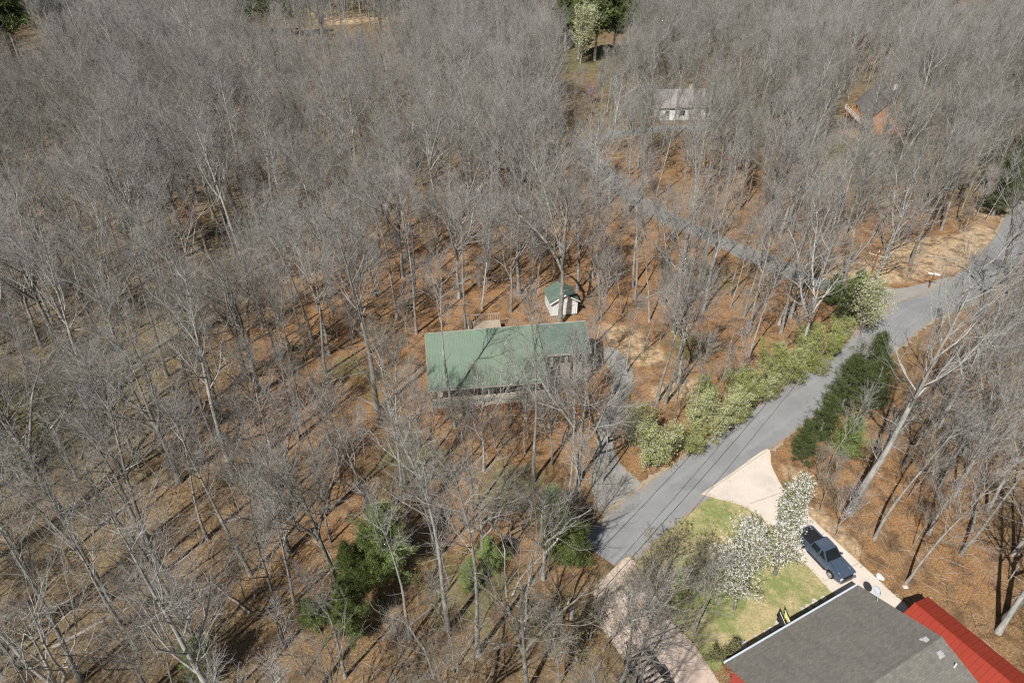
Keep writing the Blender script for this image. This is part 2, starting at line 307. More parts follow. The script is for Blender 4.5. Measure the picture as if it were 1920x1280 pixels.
def make_ground():
    xs = np.concatenate([np.linspace(-2500, -330, 12)[:-1], np.arange(-330, -70, 3.), np.arange(-70, 90, .9), np.arange(90, 330, 3.), np.linspace(330, 2500, 12)])
    ys = np.concatenate([np.linspace(-800, 0, 6)[:-1], np.arange(0, 130, .9), np.arange(130, 440, 3.), np.linspace(440, 3500, 14)])
    X, Y = np.meshgrid(xs, ys); Z = hgt(X, Y); nx, ny = len(xs), len(ys)
    V = np.stack([X.ravel(), Y.ravel(), Z.ravel()], 1); i = np.arange(nx-1)[None] + nx*np.arange(ny-1)[:, None]; i = i.ravel()
    me = qmesh('ground', V, np.stack([i, i+1, i+1+nx, i+nx], 1), M['ground'], True)
    def blob(px, py, r, a=1.0, sx=1.0):
        c = at(px, py); return a*np.exp(-(((V[:, 0]-c[0])/(r*sx))**2+((V[:, 1]-c[1])/r)**2))
    g = blob(90,770,7)+blob(30,820,6)+blob(210,700,4,.6)+blob(650,690,3,.7)+blob(770,860,4,.8)+blob(960,910,4,.7)+blob(1290,650,4,.6)+blob(1330,520,5,.6)+blob(1605,290,9,1.2)+blob(1350,200,12,1.6)+blob(1090,110,14,1.2)+blob(700,740,3,.4)+blob(1040,1180,3,.6)+blob(880,1100,4,.6)
    s = blob(1210,668,2.3,1.6)+blob(1195,645,2.6,1.2)+blob(1150,620,3,1.1)+blob(1245,735,2,1.3)+blob(1300,725,2.5,1.1)+blob(1800,465,4,2.0,2.2)+blob(1740,490,3.5,1.6,2.2)+blob(1660,515,3.5,1.1,2)+blob(1850,440,4,1.2)+blob(1570,505,5,.9)+blob(1560,1000,1.8,1.0)+blob(1590,1030,1.4,1.4)+blob(1530,965,1.3,1.4)+blob(1480,880,1.6,1.0)+blob(1490,920,1.4,.9)+blob(1590,610,3,.9)+blob(1850,400,5,.9)+blob(700,48,5,2,4)+blob(640,38,5,1.8,2)+blob(600,26,4,1.8)+blob(1830,12,14,1.3,1.5)+blob(1600,250,5,1)+blob(1350,1215,1.5,1.2)+blob(880,775,1.5,1.2,3)+blob(585,1012,.8,1.5)+blob(1110,1150,1.5,.6)+blob(1170,985,1.2,.9)
    s += .9*np.exp(-((Y.ravel()-150)/9)**2)*((X.ravel() > 25) & (X.ravel() < 60))*.4
    b = np.zeros(len(V))+.25; b += blob(900,560,24,.75,1.2)+blob(1350,560,22,.5,1.6)+blob(850,950,18,.35,1.5)+blob(1700,1000,16,.4)+blob(1700,450,18,.4)+blob(1300,330,26,.4,1.3)+blob(640,700,10,.5)
    b -= np.clip((-V[:, 0]-35)/60, 0, .35); b -= np.clip((V[:, 1]-130)/200, 0, .3)
    C = np.ones((len(V), 4), np.float32); C[:, 0] = np.clip(g, 0, 1); C[:, 1] = np.clip(s, 0, 1); C[:, 2] = np.clip(b, 0, 1)
    ca = me.color_attributes.new('soil', 'FLOAT_COLOR', 'POINT'); ca.data.foreach_set('color', C.ravel())
    return tag(link('ground', me), kind='structure')
make_ground()
n = len(road_g)
V, Q = ribbon(road_g, 2.5+jit(n, .8, 9, 1)+jit(n, .12, 1, 7)+.42, 2.5+jit(n, .7, 9, 2)+jit(n, .12, 1, 8)+.22, .035); tag(link('road_verge', qmesh('road_verge', V, Q, M['shoulder'])), kind='structure')
V, Q = ribbon(road_g, 2.55+jit(n, .05, 1, 17), 2.55+jit(n, .05, 1, 18), .06); tag(lanes(link('road', qmesh('road', V, Q, M['road']))), kind='structure')
V, Q = ribbon(side_g, 2.2+jit(len(side_g), .5, 7, 4), 2.2+jit(len(side_g), .5, 7, 5), .045); tag(lanes(link('side_road', qmesh('side_road', V, Q, M['side']))), kind='structure')
flat('road_junction', [(1585,545),(1640,536),(1692,541),(1790,520),(1775,560),(1725,600),(1672,640),(1640,665),(1652,620),(1655,595),(1625,578)], .052, M['gravel'], 0, .12)
flat('gravel_drive', GRAVEL, .02, M['gravel'], 0, .10)
flat('lawn', LAWN, .05, M['lawn'], 0, .05)
flat('driveway', DRIVE, .075, M['conc'], .1)
flat('paved_drive', DRIVE2, .07, M['pave'], .1)
# saw-cut joints of the concrete driveway are thin dark sheets
def joint(name, segs, mat, z=.082, wd=.03):
    mb = MB()
    for a, b in segs:
        A, B = at(*a), at(*b); d = B-A; d /= np.linalg.norm(d); nn = np.array([-d[1], d[0], 0])*wd
        mb.add([(*(A-nn)[:2], z), (*(B-nn)[:2], z), (*(B+nn)[:2], z), (*(A+nn)[:2], z)], [(0, 1, 2, 3)])
    return tag(mb.build(name, mat), kind='structure')
joint('driveway_joint', [((1322,925),(1437,846)), ((1492,1037),(1545,1000)), ((1545,1090),(1610,1056)), ((1405,945),(1470,922))], M['shoulder'])

joint('paved_joint', [((1122,1105),(1200,1080)), ((1150,1200),(1262,1168)), ((1185,1260),(1335,1255))], M['shoulder'])
# ------------------------------------------------------------------ buildings
def frame(o, ax):       # Empty whose local x runs along the horizontal direction ax
    return math.atan2(ax[1], ax[0])
def loc2(root, P):
    return np.array(root.matrix_basis.inverted() @ Vector(P))
def slab(mb, quad, t=.12):
    q = [Vector(p) for p in quad]; nrm = (q[1]-q[0]).cross(q[2]-q[0]).normalized()
    if nrm.z < 0: nrm = -nrm
    lo = [p-nrm*t for p in q]; n = len(q)
    mb.add([*q, *lo], [tuple(range(n)), tuple(range(n, 2*n))[::-1]]+[(i, (i+1) % n, n+(i+1) % n, n+i) for i in range(n)])
def window(par, x, y, z, wd, ht, face='y', out=-1):
    m = MB(); t = .05
    if face == 'y':
        yo, yi = (y+out*.05, y+out*.005); lo, hi = min(yo, yi), max(yo, yi)
        for a, b, c, d in ((x-wd/2-t, x+wd/2+t, z-t, z), (x-wd/2-t, x+wd/2+t, z+ht, z+ht+t), (x-wd/2-t, x-wd/2, z, z+ht), (x+wd/2, x+wd/2+t, z, z+ht), (x-.02, x+.02, z, z+ht)): m.box(a, b, lo, hi, c, d)
        f = m.build('window', M['trim'], par); MB().box(x-wd/2, x+wd/2, lo+.01, hi-.01, z, z+ht).build('pane', M['glass'], f)
    else:
        xo, xi = (x+out*.05, x+out*.005); lo, hi = min(xo, xi), max(xo, xi)
        for a, b, c, d in ((y-wd/2-t, y+wd/2+t, z-t, z), (y-wd/2-t, y+wd/2+t, z+ht, z+ht+t), (y-wd/2-t, y-wd/2, z, z+ht), (y+wd/2, y+wd/2+t, z, z+ht), (y-.02, y+.02, z, z+ht)): m.box(lo, hi, a, b, c, d)
        f = m.build('window', M['trim'], par); MB().box(lo+.01, hi-.01, y-wd/2, y+wd/2, z, z+ht).build('pane', M['glass'], f)

# --- green roofed house: x along the eave, y away from the porch
E0 = at(804, 731, 3.9); E1 = at(1030, 714, 3.9)
gh = empty('green_roofed_house', (E0[0], E0[1], 0), math.atan2(E1[1]-E0[1], E1[0]-E0[0]))
tag(gh, 'long house with faded green metal roof and white railed porch among bare trees', 'house')
L1 = float(np.linalg.norm(E1-E0)); mi = gh.matrix_basis.inverted()
def gl(px, py, z): v = mi @ Vector(at(px, py, z)); return v
rl = gl(797, 625, 6.5); ry = rl.y; rr = gl(1097, 601, 6.5); ym = gl(1006, 608, 6.5); xm = ym.x; ry2 = rr.y
# main roof: shallow front slope, short steep back slope
ryl, ryr = rl.y, ym.y; back = 2.6
m = MB(); slab(m, [(0, 0, 3.9), (L1, 0, 3.9), (xm, ryr, 6.5), (rl.x, ryl, 6.5)]); slab(m, [(rl.x, ryl, 6.5), (xm, ryr, 6.5), (xm, ryr+back, 3.9), (rl.x, ryl+back, 3.9)])
main_roof = m.build('roof', M['green'], gh)
ev = gl(1108, 658, 4.75); rx = rr.x
m = MB(); slab(m, [(L1-.25, ev.y-.1, 4.72), (ev.x, ev.y, 4.72), (rx, ry2, 6.44), (xm+.02, ryr, 6.44)]); slab(m, [(xm+.02, ryr, 6.44), (rx, ry2, 6.44), (rx, ry2+back, 4.0), (xm+.02, ryr+back, 4.0)])
wing = m.build('roof', M['greensh'], gh); wing['label'] = 'green roof darkened for tree shade over the lower end of the house'  # tree shade on the wing is put into the colour as a darker green
m = MB(); m.tube([(rl.x-.03, ryl, 6.50), (xm, ryr, 6.50)], .03, 6); m.tube([(xm, ryr, 6.46), (rx+.05, ry2, 6.46)], .05, 6); m.build('ridge_cap', M['oldtrim'], main_roof)
m = MB(); m.box(-.05, L1+.05, -.07, -.01, 3.68, 3.86); m.tube([(-.03, 0, 3.82), (rl.x-.03, ryl, 6.42)], .03, 6); m.tube([(ev.x+.03, ev.y, 4.66), (rx+.03, ry2, 6.38)], .03, 6)
m.box(L1+.1, ev.x+.05, ev.y-.14, ev.y-.05, 4.5, 4.7); m.build('fascia', M['oldtrim'], main_roof)
FL = 1.3; yb = ryr+back-.5
m = MB(); m.box(.5, xm+.3, 2.4, yb, 0, 3.95); m.add([(.5, 2.4, 3.95), (.5, ryl, 6.3), (.5, yb, 3.95), (.62, 2.4, 3.95), (.62, ryl, 6.3), (.62, yb, 3.95)], [(0, 1, 2), (3, 5, 4), (0, 3, 4, 1), (1, 4, 5, 2), (2, 5, 3, 0)])
m.build('wall', M['tan'], gh)
m = MB(); m.box(xm+.31, ev.x-.5, ev.y+1.6, ry2+back-.5, 0, 4.5); m.build('wall', M['tan'], gh)
for x in (2, 4.2, 8.6, 10.8): window(gh, x, 2.4, 2.1, 1.0, 1.2)
MB().box(6.0, 7.0, 2.33, 2.39, FL+.02, 3.4).build('door', M['trim'], gh)
m = MB(); m.box(.15, L1-.2, .15, 2.39, FL-.18, FL); m.build('porch_floor', M['deck'], gh)
m = MB()
for x in np.arange(.3, L1-.2, .32): m.box(x, x+.26, .22, .27, 0.02, FL-.2)
m.build('porch_shade_slats', M['pole'], gh)  # dark brown slats stand in for the shade under the open porch
rail = MB(); rail.box(.15, L1-.2, .16, .24, FL+.95, FL+1.03); rail.box(.15, L1-.2, .17, .23, FL+.08, FL+.14)
for x in np.arange(.25, L1-.25, .17): rail.box(x, x+.075, .18, .22, FL+.14, FL+.95)
for (a, b) in ((.15, 2.3),):
    for y in np.arange(.3, 2.3, .17): rail.box(.17, .22, y, y+.06, FL+.14, FL+.95)
    rail.box(.15, .24, .25, 2.38, FL+.95, FL+1.03)
rail.build('railing', M['oldtrim'], gh)
for x in (.22, 3.3, 6.4, 9.5, L1-.3):
    MB().box(x-.07, x+.07, .26, .40, 0, 3.86).build('post', M['oldtrim'], gh, .01)
for x in (L1+.9, L1+2.6, ev.x-.35):
    MB().box(x-.16, x+.16, ev.y+.1, ev.y+.42, 0, 4.5).build('post', M['oldtrim'], gh, .02)
# back deck behind the ridge
da = gl(877, 612, FL); db = gl(930, 609, FL); dy0, dy1 = yb+.02, gl(903, 601, FL).y
m = MB(); m.box(da.x, db.x+.6, dy0, dy1, FL-.15, FL); bd = m.build('back_deck', M['deck'], gh)
m = MB()
for x in np.arange(da.x, db.x+.6, .3): m.box(x, x+.06, dy1-.08, dy1-.03, FL, FL+.95)
m.box(da.x, db.x+.62, dy1-.1, dy1, FL+.95, FL+1.03)
for y in np.arange(dy0+.1, dy1-.1, .3): m.box(da.x, da.x+.06, y, y+.06, FL, FL+.95)
m.box(da.x-.02, da.x+.08, dy0, dy1-.1, FL+.95, FL+1.03); m.build('railing', M['wood'], bd)
m = MB()
for x in (da.x+.1, db.x+.4): MB().box(x, x+.12, dy1-.3, dy1-.18, 0, FL-.15).build('post', M['wood'], bd)

# --- white shed
A0 = at(1033, 595); A1 = at(1081, 589.5); A2 = at(1021.4, 570.8)
sh = empty('garden_shed', (A0[0], A0[1], 0), math.atan2(A1[1]-A0[1], A1[0]-A0[0])); W = float(np.linalg.norm(A1-A0)); D = 3.4
tag(sh, 'small white clapboard shed with green gable roof behind the green roofed house', 'shed')
m = MB(); m.box(0, W, 0, D, .2, 2.35)
m.prism([(0, 2.35), (W, 2.35), (W/2, 3.3)], 1, 0, D); m.build('wall', M['siding'], sh)
m = MB(); m.box(-.02, W+.02, -.02, D+.02, 0, .2); m.build('base', M['greensh'], sh)
m = MB(); o_ = .28; zt = 3.42; ze = 2.22
slab(m, [(-o_, -.3, ze), (-o_, D+.2, ze), (W/2, D+.2, zt), (W/2, -.3, zt)], .07); slab(m, [(W+o_, -.3, ze), (W+o_, D+.2, ze), (W/2, D+.2, zt), (W/2, -.3, zt)], .07)
sr = m.build('roof', M['greensh'], sh)
m = MB()
for sx in (-o_, W+o_): m.tube([(sx, -.33, ze-.03), (W/2, -.33, zt-.03)], .07, 4)
m.build('fascia', M['trim'], sr)
dr = MB().box(W*.52, W*.92, -.05, -.003, .22, 2.1).build('door', M['siding'], sh); dr['label'] = 'wide white double door in the gable end'
m = MB(); m.box(W*.50, W*.52, -.08, 0, .2, 2.18); m.box(W*.92, W*.94, -.08, 0, .2, 2.18); m.box(W*.52, W*.92, -.08, 0, 2.1, 2.18); m.box(W*.715, W*.725, -.07, -.05, .22, 2.1); m.build('frame', M['trim'], dr)
MB().box(W*.73, W*.745, -.11, -.05, 1.05, 1.25).build('handle', M['black'], dr)
MB().box(-.05, .05, -.04, .05, .2, 2.3).build('corner_board', M['trim'], sh); MB().box(W-.05, W+.04, -.04, .05, .2, 2.3).build('corner_board', M['trim'], sh)

# --- grey shingled house at the bottom
C3 = at(1609, 1096, 3); L3 = at(1360, 1242, 3); e = (C3-L3)/np.linalg.norm(C3-L3)
gr = empty('grey_roofed_house', (L3[0], L3[1], 0), math.atan2(e[1], e[0])); LE = float(np.linalg.norm(C3-L3)); HW = 6.4; RZ = 5.05; EZ = 3.0
tag(gr, 'low house with weathered grey shingle gable roof beside the lawn', 'house')
# local y: the house lies towards negative y
m = MB(); slab(m, [(0, 0, EZ), (LE, 0, EZ), (LE, -HW, RZ), (0, -HW, RZ)], .14); slab(m, [(0, -2*HW, EZ), (LE, -2*HW, EZ), (LE, -HW, RZ), (0, -HW, RZ)], .14)
rf = m.build('roof', M['shgl'], gr)
m = MB(); slab(m, [(-.01, -HW+.2, RZ-.04), (LE+.01, -HW+.2, RZ-.04), (LE+.01, -HW, RZ+.05), (-.01, -HW, RZ+.05)], .03); slab(m, [(-.01, -HW-.2, RZ-.04), (LE+.01, -HW-.2, RZ-.04), (LE+.01, -HW, RZ+.05), (-.01, -HW, RZ+.05)], .03); m.build('ridge_cap', M['shgl'], rf)
m = MB(); m.box(-.02, LE+.02, .01, .14, EZ-.14, EZ-.01); m.build('gutter', M['gutter'], rf)
m = MB(); m.box(.45, LE-.3, -2*HW+.45, -.55, 0, EZ-.12); m.prism([(-2*HW+.45, EZ-.14), (-.55, EZ-.14), (-HW, RZ-.30)], 0, LE-.42, LE-.3); m.prism([(-2*HW+.45, EZ-.14), (-.55, EZ-.14), (-HW, RZ-.30)], 0, .45, .57); m.build('wall', M['redwall'], gr)
for x in (2.5, 5.5, 10.5): window(gr, x, -.55, 1.0, 1.1, 1.2, 'y', 1)
MB().box(7.6, 8.6, -.54, -.49, .1, 2.1).build('door', M['trim'], gr)
sl = (RZ-EZ)/HW; gi = gr.matrix_basis.inverted()
def onroof(px, py):
    P0 = np.array([0, 0, H]); d = at(px, py)-P0; a = gi @ Vector(P0); b = (gi @ Vector(P0+d))-a
    for t in np.linspace(.5, 1, 4001):
        q = a+b*t; z = EZ+sl*(-q.y) if q.y > -HW else EZ+sl*(2*HW+q.y)
        if q.z <= z: return q
def roof_vent(px, py):
    q = onroof(px, py); m = MB(); m.add([(-.2,-.2,-.08),(.2,-.2,-.08),(.2,.2,-.08),(-.2,.2,-.08),(-.15,-.15,.15),(.15,-.15,.18),(.15,.15,.18),(-.15,.15,.15)], [(0,3,2,1),(4,5,6,7),(0,1,5,4),(1,2,6,5),(2,3,7,6),(3,0,4,7)])
    m.box(-.27, .27, -.27, .27, -.1, -.03); v = m.build('roof_vent', M['metal'], rf, .015); v.location = q
roof_vent(1735, 1199); roof_vent(1762, 1225)
q = onroof(1789, 1250); v = MB().tube([(0, 0, -.1), (0, 0, .42)], .05, 10).build('vent_pipe', M['insul'], rf); v.location = q
# satellite dish bolted to the roof edge
q = gr.matrix_basis @ onroof(1645, 1127)
ds = empty('satellite_dish', (q.x, q.y, q.z), R(20)); tag(ds, 'round grey satellite dish on a short arm at the corner of the grey roof', 'satellite dish')
MB().tube([(0, 0, -.1), (0, .1, .35), (.0, .28, .62)], .035, 8).build('mast', M['metal'], ds)
def dish_mesh():
    V = [(0, 0, 0)]; Q = []; n = 28
    for k in (1, 2, 3, 4):
        r = .40*k/4
        for j in range(n): a = 2*math.pi*j/n; V.append((r*math.cos(a), r*math.sin(a), .28*r*r))
    for j in range(n):
        V0 = 1+j; V1 = 1+(j+1) % n; Q.append((0, V0, V1))
        for k in range(3): Q.append((1+k*n+j, 1+(k+1)*n+j, 1+(k+1)*n+(j+1) % n, 1+k*n+(j+1) % n))
    return V, Q
v_, q_ = dish_mesh(); do = MB().add(v_, q_).build('reflector', M['dish'], ds, 0, True); do.location = (.0, .42, .72); do.rotation_euler = (R(28), R(8), 0)
md = do.modifiers.new('thick', 'SOLIDIFY'); md.thickness = .015
MB().tube([(0, .30, .60), (0, -.05, 1.0)], .015, 6).build('feed_arm', M['metal'], ds); fo = MB().box(-.04, .04, -.05, .06, -.04, .05).build('receiver', M['insul'], ds, .01); fo.location = (0, -.05, 1.02)
# flags on the front wall, under the eave
q = gr.matrix_basis @ Vector((0, 0, 0))
def flag(px, py, colr, lab, lean):
    P = at(px, py, 2.3); o = empty('house_flag', P, gr.rotation_euler.z); tag(o, lab, 'flag')
    MB().tube([(0, -.8, -.5), (0, .75, .75)], .018, 6).build('pole', M['trim'], o)
    V = []; n_ = 9
    for i in range(n_):
        for j in range(7): V.append((.05*math.sin(i*1.3+j*.5)+lean*j*.045, .72-.085*i, .72-.085*i*.85-.11*j))
    F_ = [(i*7+j, (i+1)*7+j, (i+1)*7+j+1, i*7+j+1) for i in range(n_-1) for j in range(6)]
    c = MB().add(V, F_).build('cloth', colr, o, 0, True); s_ = c.modifiers.new('thick', 'SOLIDIFY'); s_.thickness = .01
flag(1472, 1172, M['flagblack'], 'black flag hanging from the front wall of the grey roofed house', -.6)
flag(1481, 1168, M['yellow'], 'yellow flag hanging beside the black one under the grey eave', .3)
# stepping stones beside the wall
for i, (px, py, s) in enumerate([(1461,1170,.30),(1446,1180,.22),(1437,1186,.22),(1420,1196,.2),(1392,1209,.34),(1515,1138,.24),(1528,1130,.26),(1505,1143,.2),(1543,1122,.22)]):
    P = at(px, py); r = np.random.default_rng(i); n_ = 9; pts = [(s*1.3*(1+.18*r.normal())*math.cos(a), s*(1+.18*r.normal())*math.sin(a)) for a in np.linspace(0, 2*math.pi, n_, endpoint=False)]
    o = MB().prism(pts, 2, 0, .10).build('edging_stone', M['stone'], None, .02); o.location = (P[0], P[1], .03); o.rotation_euler = (0, 0, r.random()*3)
    tag(o, ['pale flat stone just behind the flags', 'small tan stone second below the flags', 'small tan stone third below the flags', 'small tan stone fourth below the flags', 'largest pale stone near the low corner of the lawn', 'tan stone midway between flags and driveway', 'pale stone one step nearer the driveway', 'small stone first above the flags', 'last stone of the row beside the driveway'][i], 'stone', 'flat stones edging the lawn')
def boulder(px, py, s, lab, mat='stone', sq=.6):
    me = bpy.data.meshes.new('boulder'); import bmesh
    bm = bmesh.new(); bmesh.ops.create_icosphere(bm, subdivisions=3, radius=s); r = np.random.default_rng(int(px)); k = r.normal(0, 1, (6, 3))
    for v in bm.verts:
        q = v.co/s; d = sum(.09*math.sin(2.2*(q.x*a+q.y*b+q.z*c)+a*5) for a, b, c in k); v.co = v.co*(1+d); v.co.z *= sq
    bm.to_mesh(me); bm.free(); me.materials.append(M[mat]); o = link('boulder', me); P = at(px, py); o.location = (P[0], P[1], s*sq*.45+float(hgt(P[0], P[1]))); return tag(o, lab, 'boulder')
boulder(1648, 1082, .36, 'pale boulder at the far edge of the driveway by the truck', 'trim')
boulder(1697, 1100, .22, 'small tan boulder in the leaves past the driveway edge')
boulder(1548, 742, .3, 'grey boulder on the verge of the main road')

# --- red metal building
r0 = at(1714.6, 1129.5, 3.6); r1 = at(1893, 1277, 3.6); d = (r1-r0); d[2] = 0; d /= np.linalg.norm(d)
rb = empty('red_metal_building', (r0[0], r0[1], 0), math.atan2(d[1], d[0])-math.pi/2)   # local +y runs along the ridge, away from the driveway
tag(rb, 'open fronted shed with bright red ribbed metal roof beside the grey roofed house', 'carport')
ri = rb.matrix_basis.inverted(); ev1 = (ri @ Vector(at(1734, 1113, 2.75))); hw = abs(ev1.x); RL = 16.0
sg = 1 if ev1.x > 0 else -1
m = MB(); slab(m, [(sg*hw, 0, 2.75), (sg*hw, RL, 2.75), (0, RL, 3.6), (0, 0, 3.6)], .05); slab(m, [(-sg*hw*1.15, 0, 2.62), (-sg*hw*1.15, RL, 2.62), (0, RL, 3.6), (0, 0, 3.6)], .05)
rr_ = m.build('roof', M['red'], rb); MB().tube([(0, -.02, 3.61), (0, RL, 3.61)], .06, 6).build('ridge_cap', M['red'], rr_)
m = MB(); m.box(sg*hw-.1*sg-.02, sg*hw-.1*sg+.02, .1, RL-.1, 0, 2.7)
m.box(-hw*1.1, hw*.95, RL-.15, RL-.1, 0, 2.6); m.prism([(-hw, 2.62), (hw, 2.7), (0, 3.5)], 1, RL-.15, RL-.11); m.build('wall', M['redwall'], rb)
m = MB(); m.prism([(-hw*1.1*1, 2.62) if sg > 0 else (-hw, 2.7), (hw, 2.7) if sg > 0 else (hw*1.1, 2.62), (0, 3.5)], 1, .06, .12); m.build('gable', M['redwall'], rb)
for x in (-hw*1.1, hw-.12):
    MB().box(x, x+.1, .1, .2, 0, 2.65).build('post', M['metal'], rb)

# --- far houses
def far_house(name, px, py, wd, dp, hw_, rh, rz, wallm, roofm, lab, wins=True, porch=False, par=None):
    P = at(px, py); z = float(hgt(P[0], P[1])); o = empty(name, (P[0], P[1], z-.1), R(rz)); tag(o, lab, 'house')
    m = MB(); m.box(-wd/2, wd/2, 0, dp, 0, hw_)
    for x in (-wd/2, wd/2-.12): m.prism([(0, hw_), (dp, hw_), (dp/2, hw_+rh)], 0, x, x+.12)
    m.build('wall', wallm, o); ov = .5; k = rh/(dp/2)
    m = MB(); slab(m, [(-wd/2-ov, -ov, hw_-k*ov+.12), (wd/2+ov, -ov, hw_-k*ov+.12), (wd/2+ov, dp/2, hw_+rh+.12), (-wd/2-ov, dp/2, hw_+rh+.12)], .1)
    slab(m, [(-wd/2-ov, dp+ov, hw_-k*ov+.12), (wd/2+ov, dp+ov, hw_-k*ov+.12), (wd/2+ov, dp/2, hw_+rh+.12), (-wd/2-ov, dp/2, hw_+rh+.12)], .1)
    rf = m.build('roof', roofm, o); m = MB(); m.box(wd*.2, wd*.2+.7, dp/2-.35, dp/2+.35, hw_, hw_+rh+1); m.build('chimney', M['stone'], rf)
    for x in (-wd*.33, 0, wd*.33): window(o, x, 0, 1.1, 1.1, 1.2)
    window(o, -wd/2, dp/2, 1.1, 1.1, 1.2, 'x', -1); window(o, wd/2, dp/2, 1.1, 1.1, 1.2, 'x', 1)
    MB().box(wd*.14, wd*.14+1, -.06, -.01, .05, 2.15).build('door', M['wood'], o)
    return o
far_house('white_house', 1278, 225, 11, 9, 3.2, 2.6, 4, M['siding'], M['farroof'], 'white walled house with pinkish grey roof half hidden behind bare trees')
o = far_house('log_cabin', 1612, 236, 11, 8, 4.2, 4.8, -96, M['logs'], M['darkroof'], 'orange log cabin with steep gable and dark roof deep in the trees')
MB().box(-5.5, 5.5, -2.4, -.02, 2.2, 2.4).build('porch_floor', M['logs'], o)
m = MB(); m.box(-5.5, 5.5, -2.4, -2.3, 3.2, 3.3)
for x in np.arange(-5.4, 5.5, .45): m.box(x, x+.08, -2.39, -2.31, 2.4, 3.2)
m.build('railing', M['trim'], o)
for x in (-5.3, -1.8, 1.8, 5.2): MB().box(x, x+.2, -2.3, -2.1, 0, 4.6).build('post', M['logs'], o)
far_house('grey_house', 1052, 88, 14, 9, 3, 2.4, 12, M['grey_siding'], M['darkroof'], 'grey house beside the pale blossoming tree far behind the woods')
far_house('orange_house', 1822, 22, 13, 9, 4.5, 3.4, -25, M['logs'], M['darkroof'], 'orange timber house at the sandy clearing in the far corner')
far_house('tan_house', 1862, 12, 8, 7, 3, 2.2, -25, M['tan'], M['logs'], 'small tan house next to the far orange timber house')

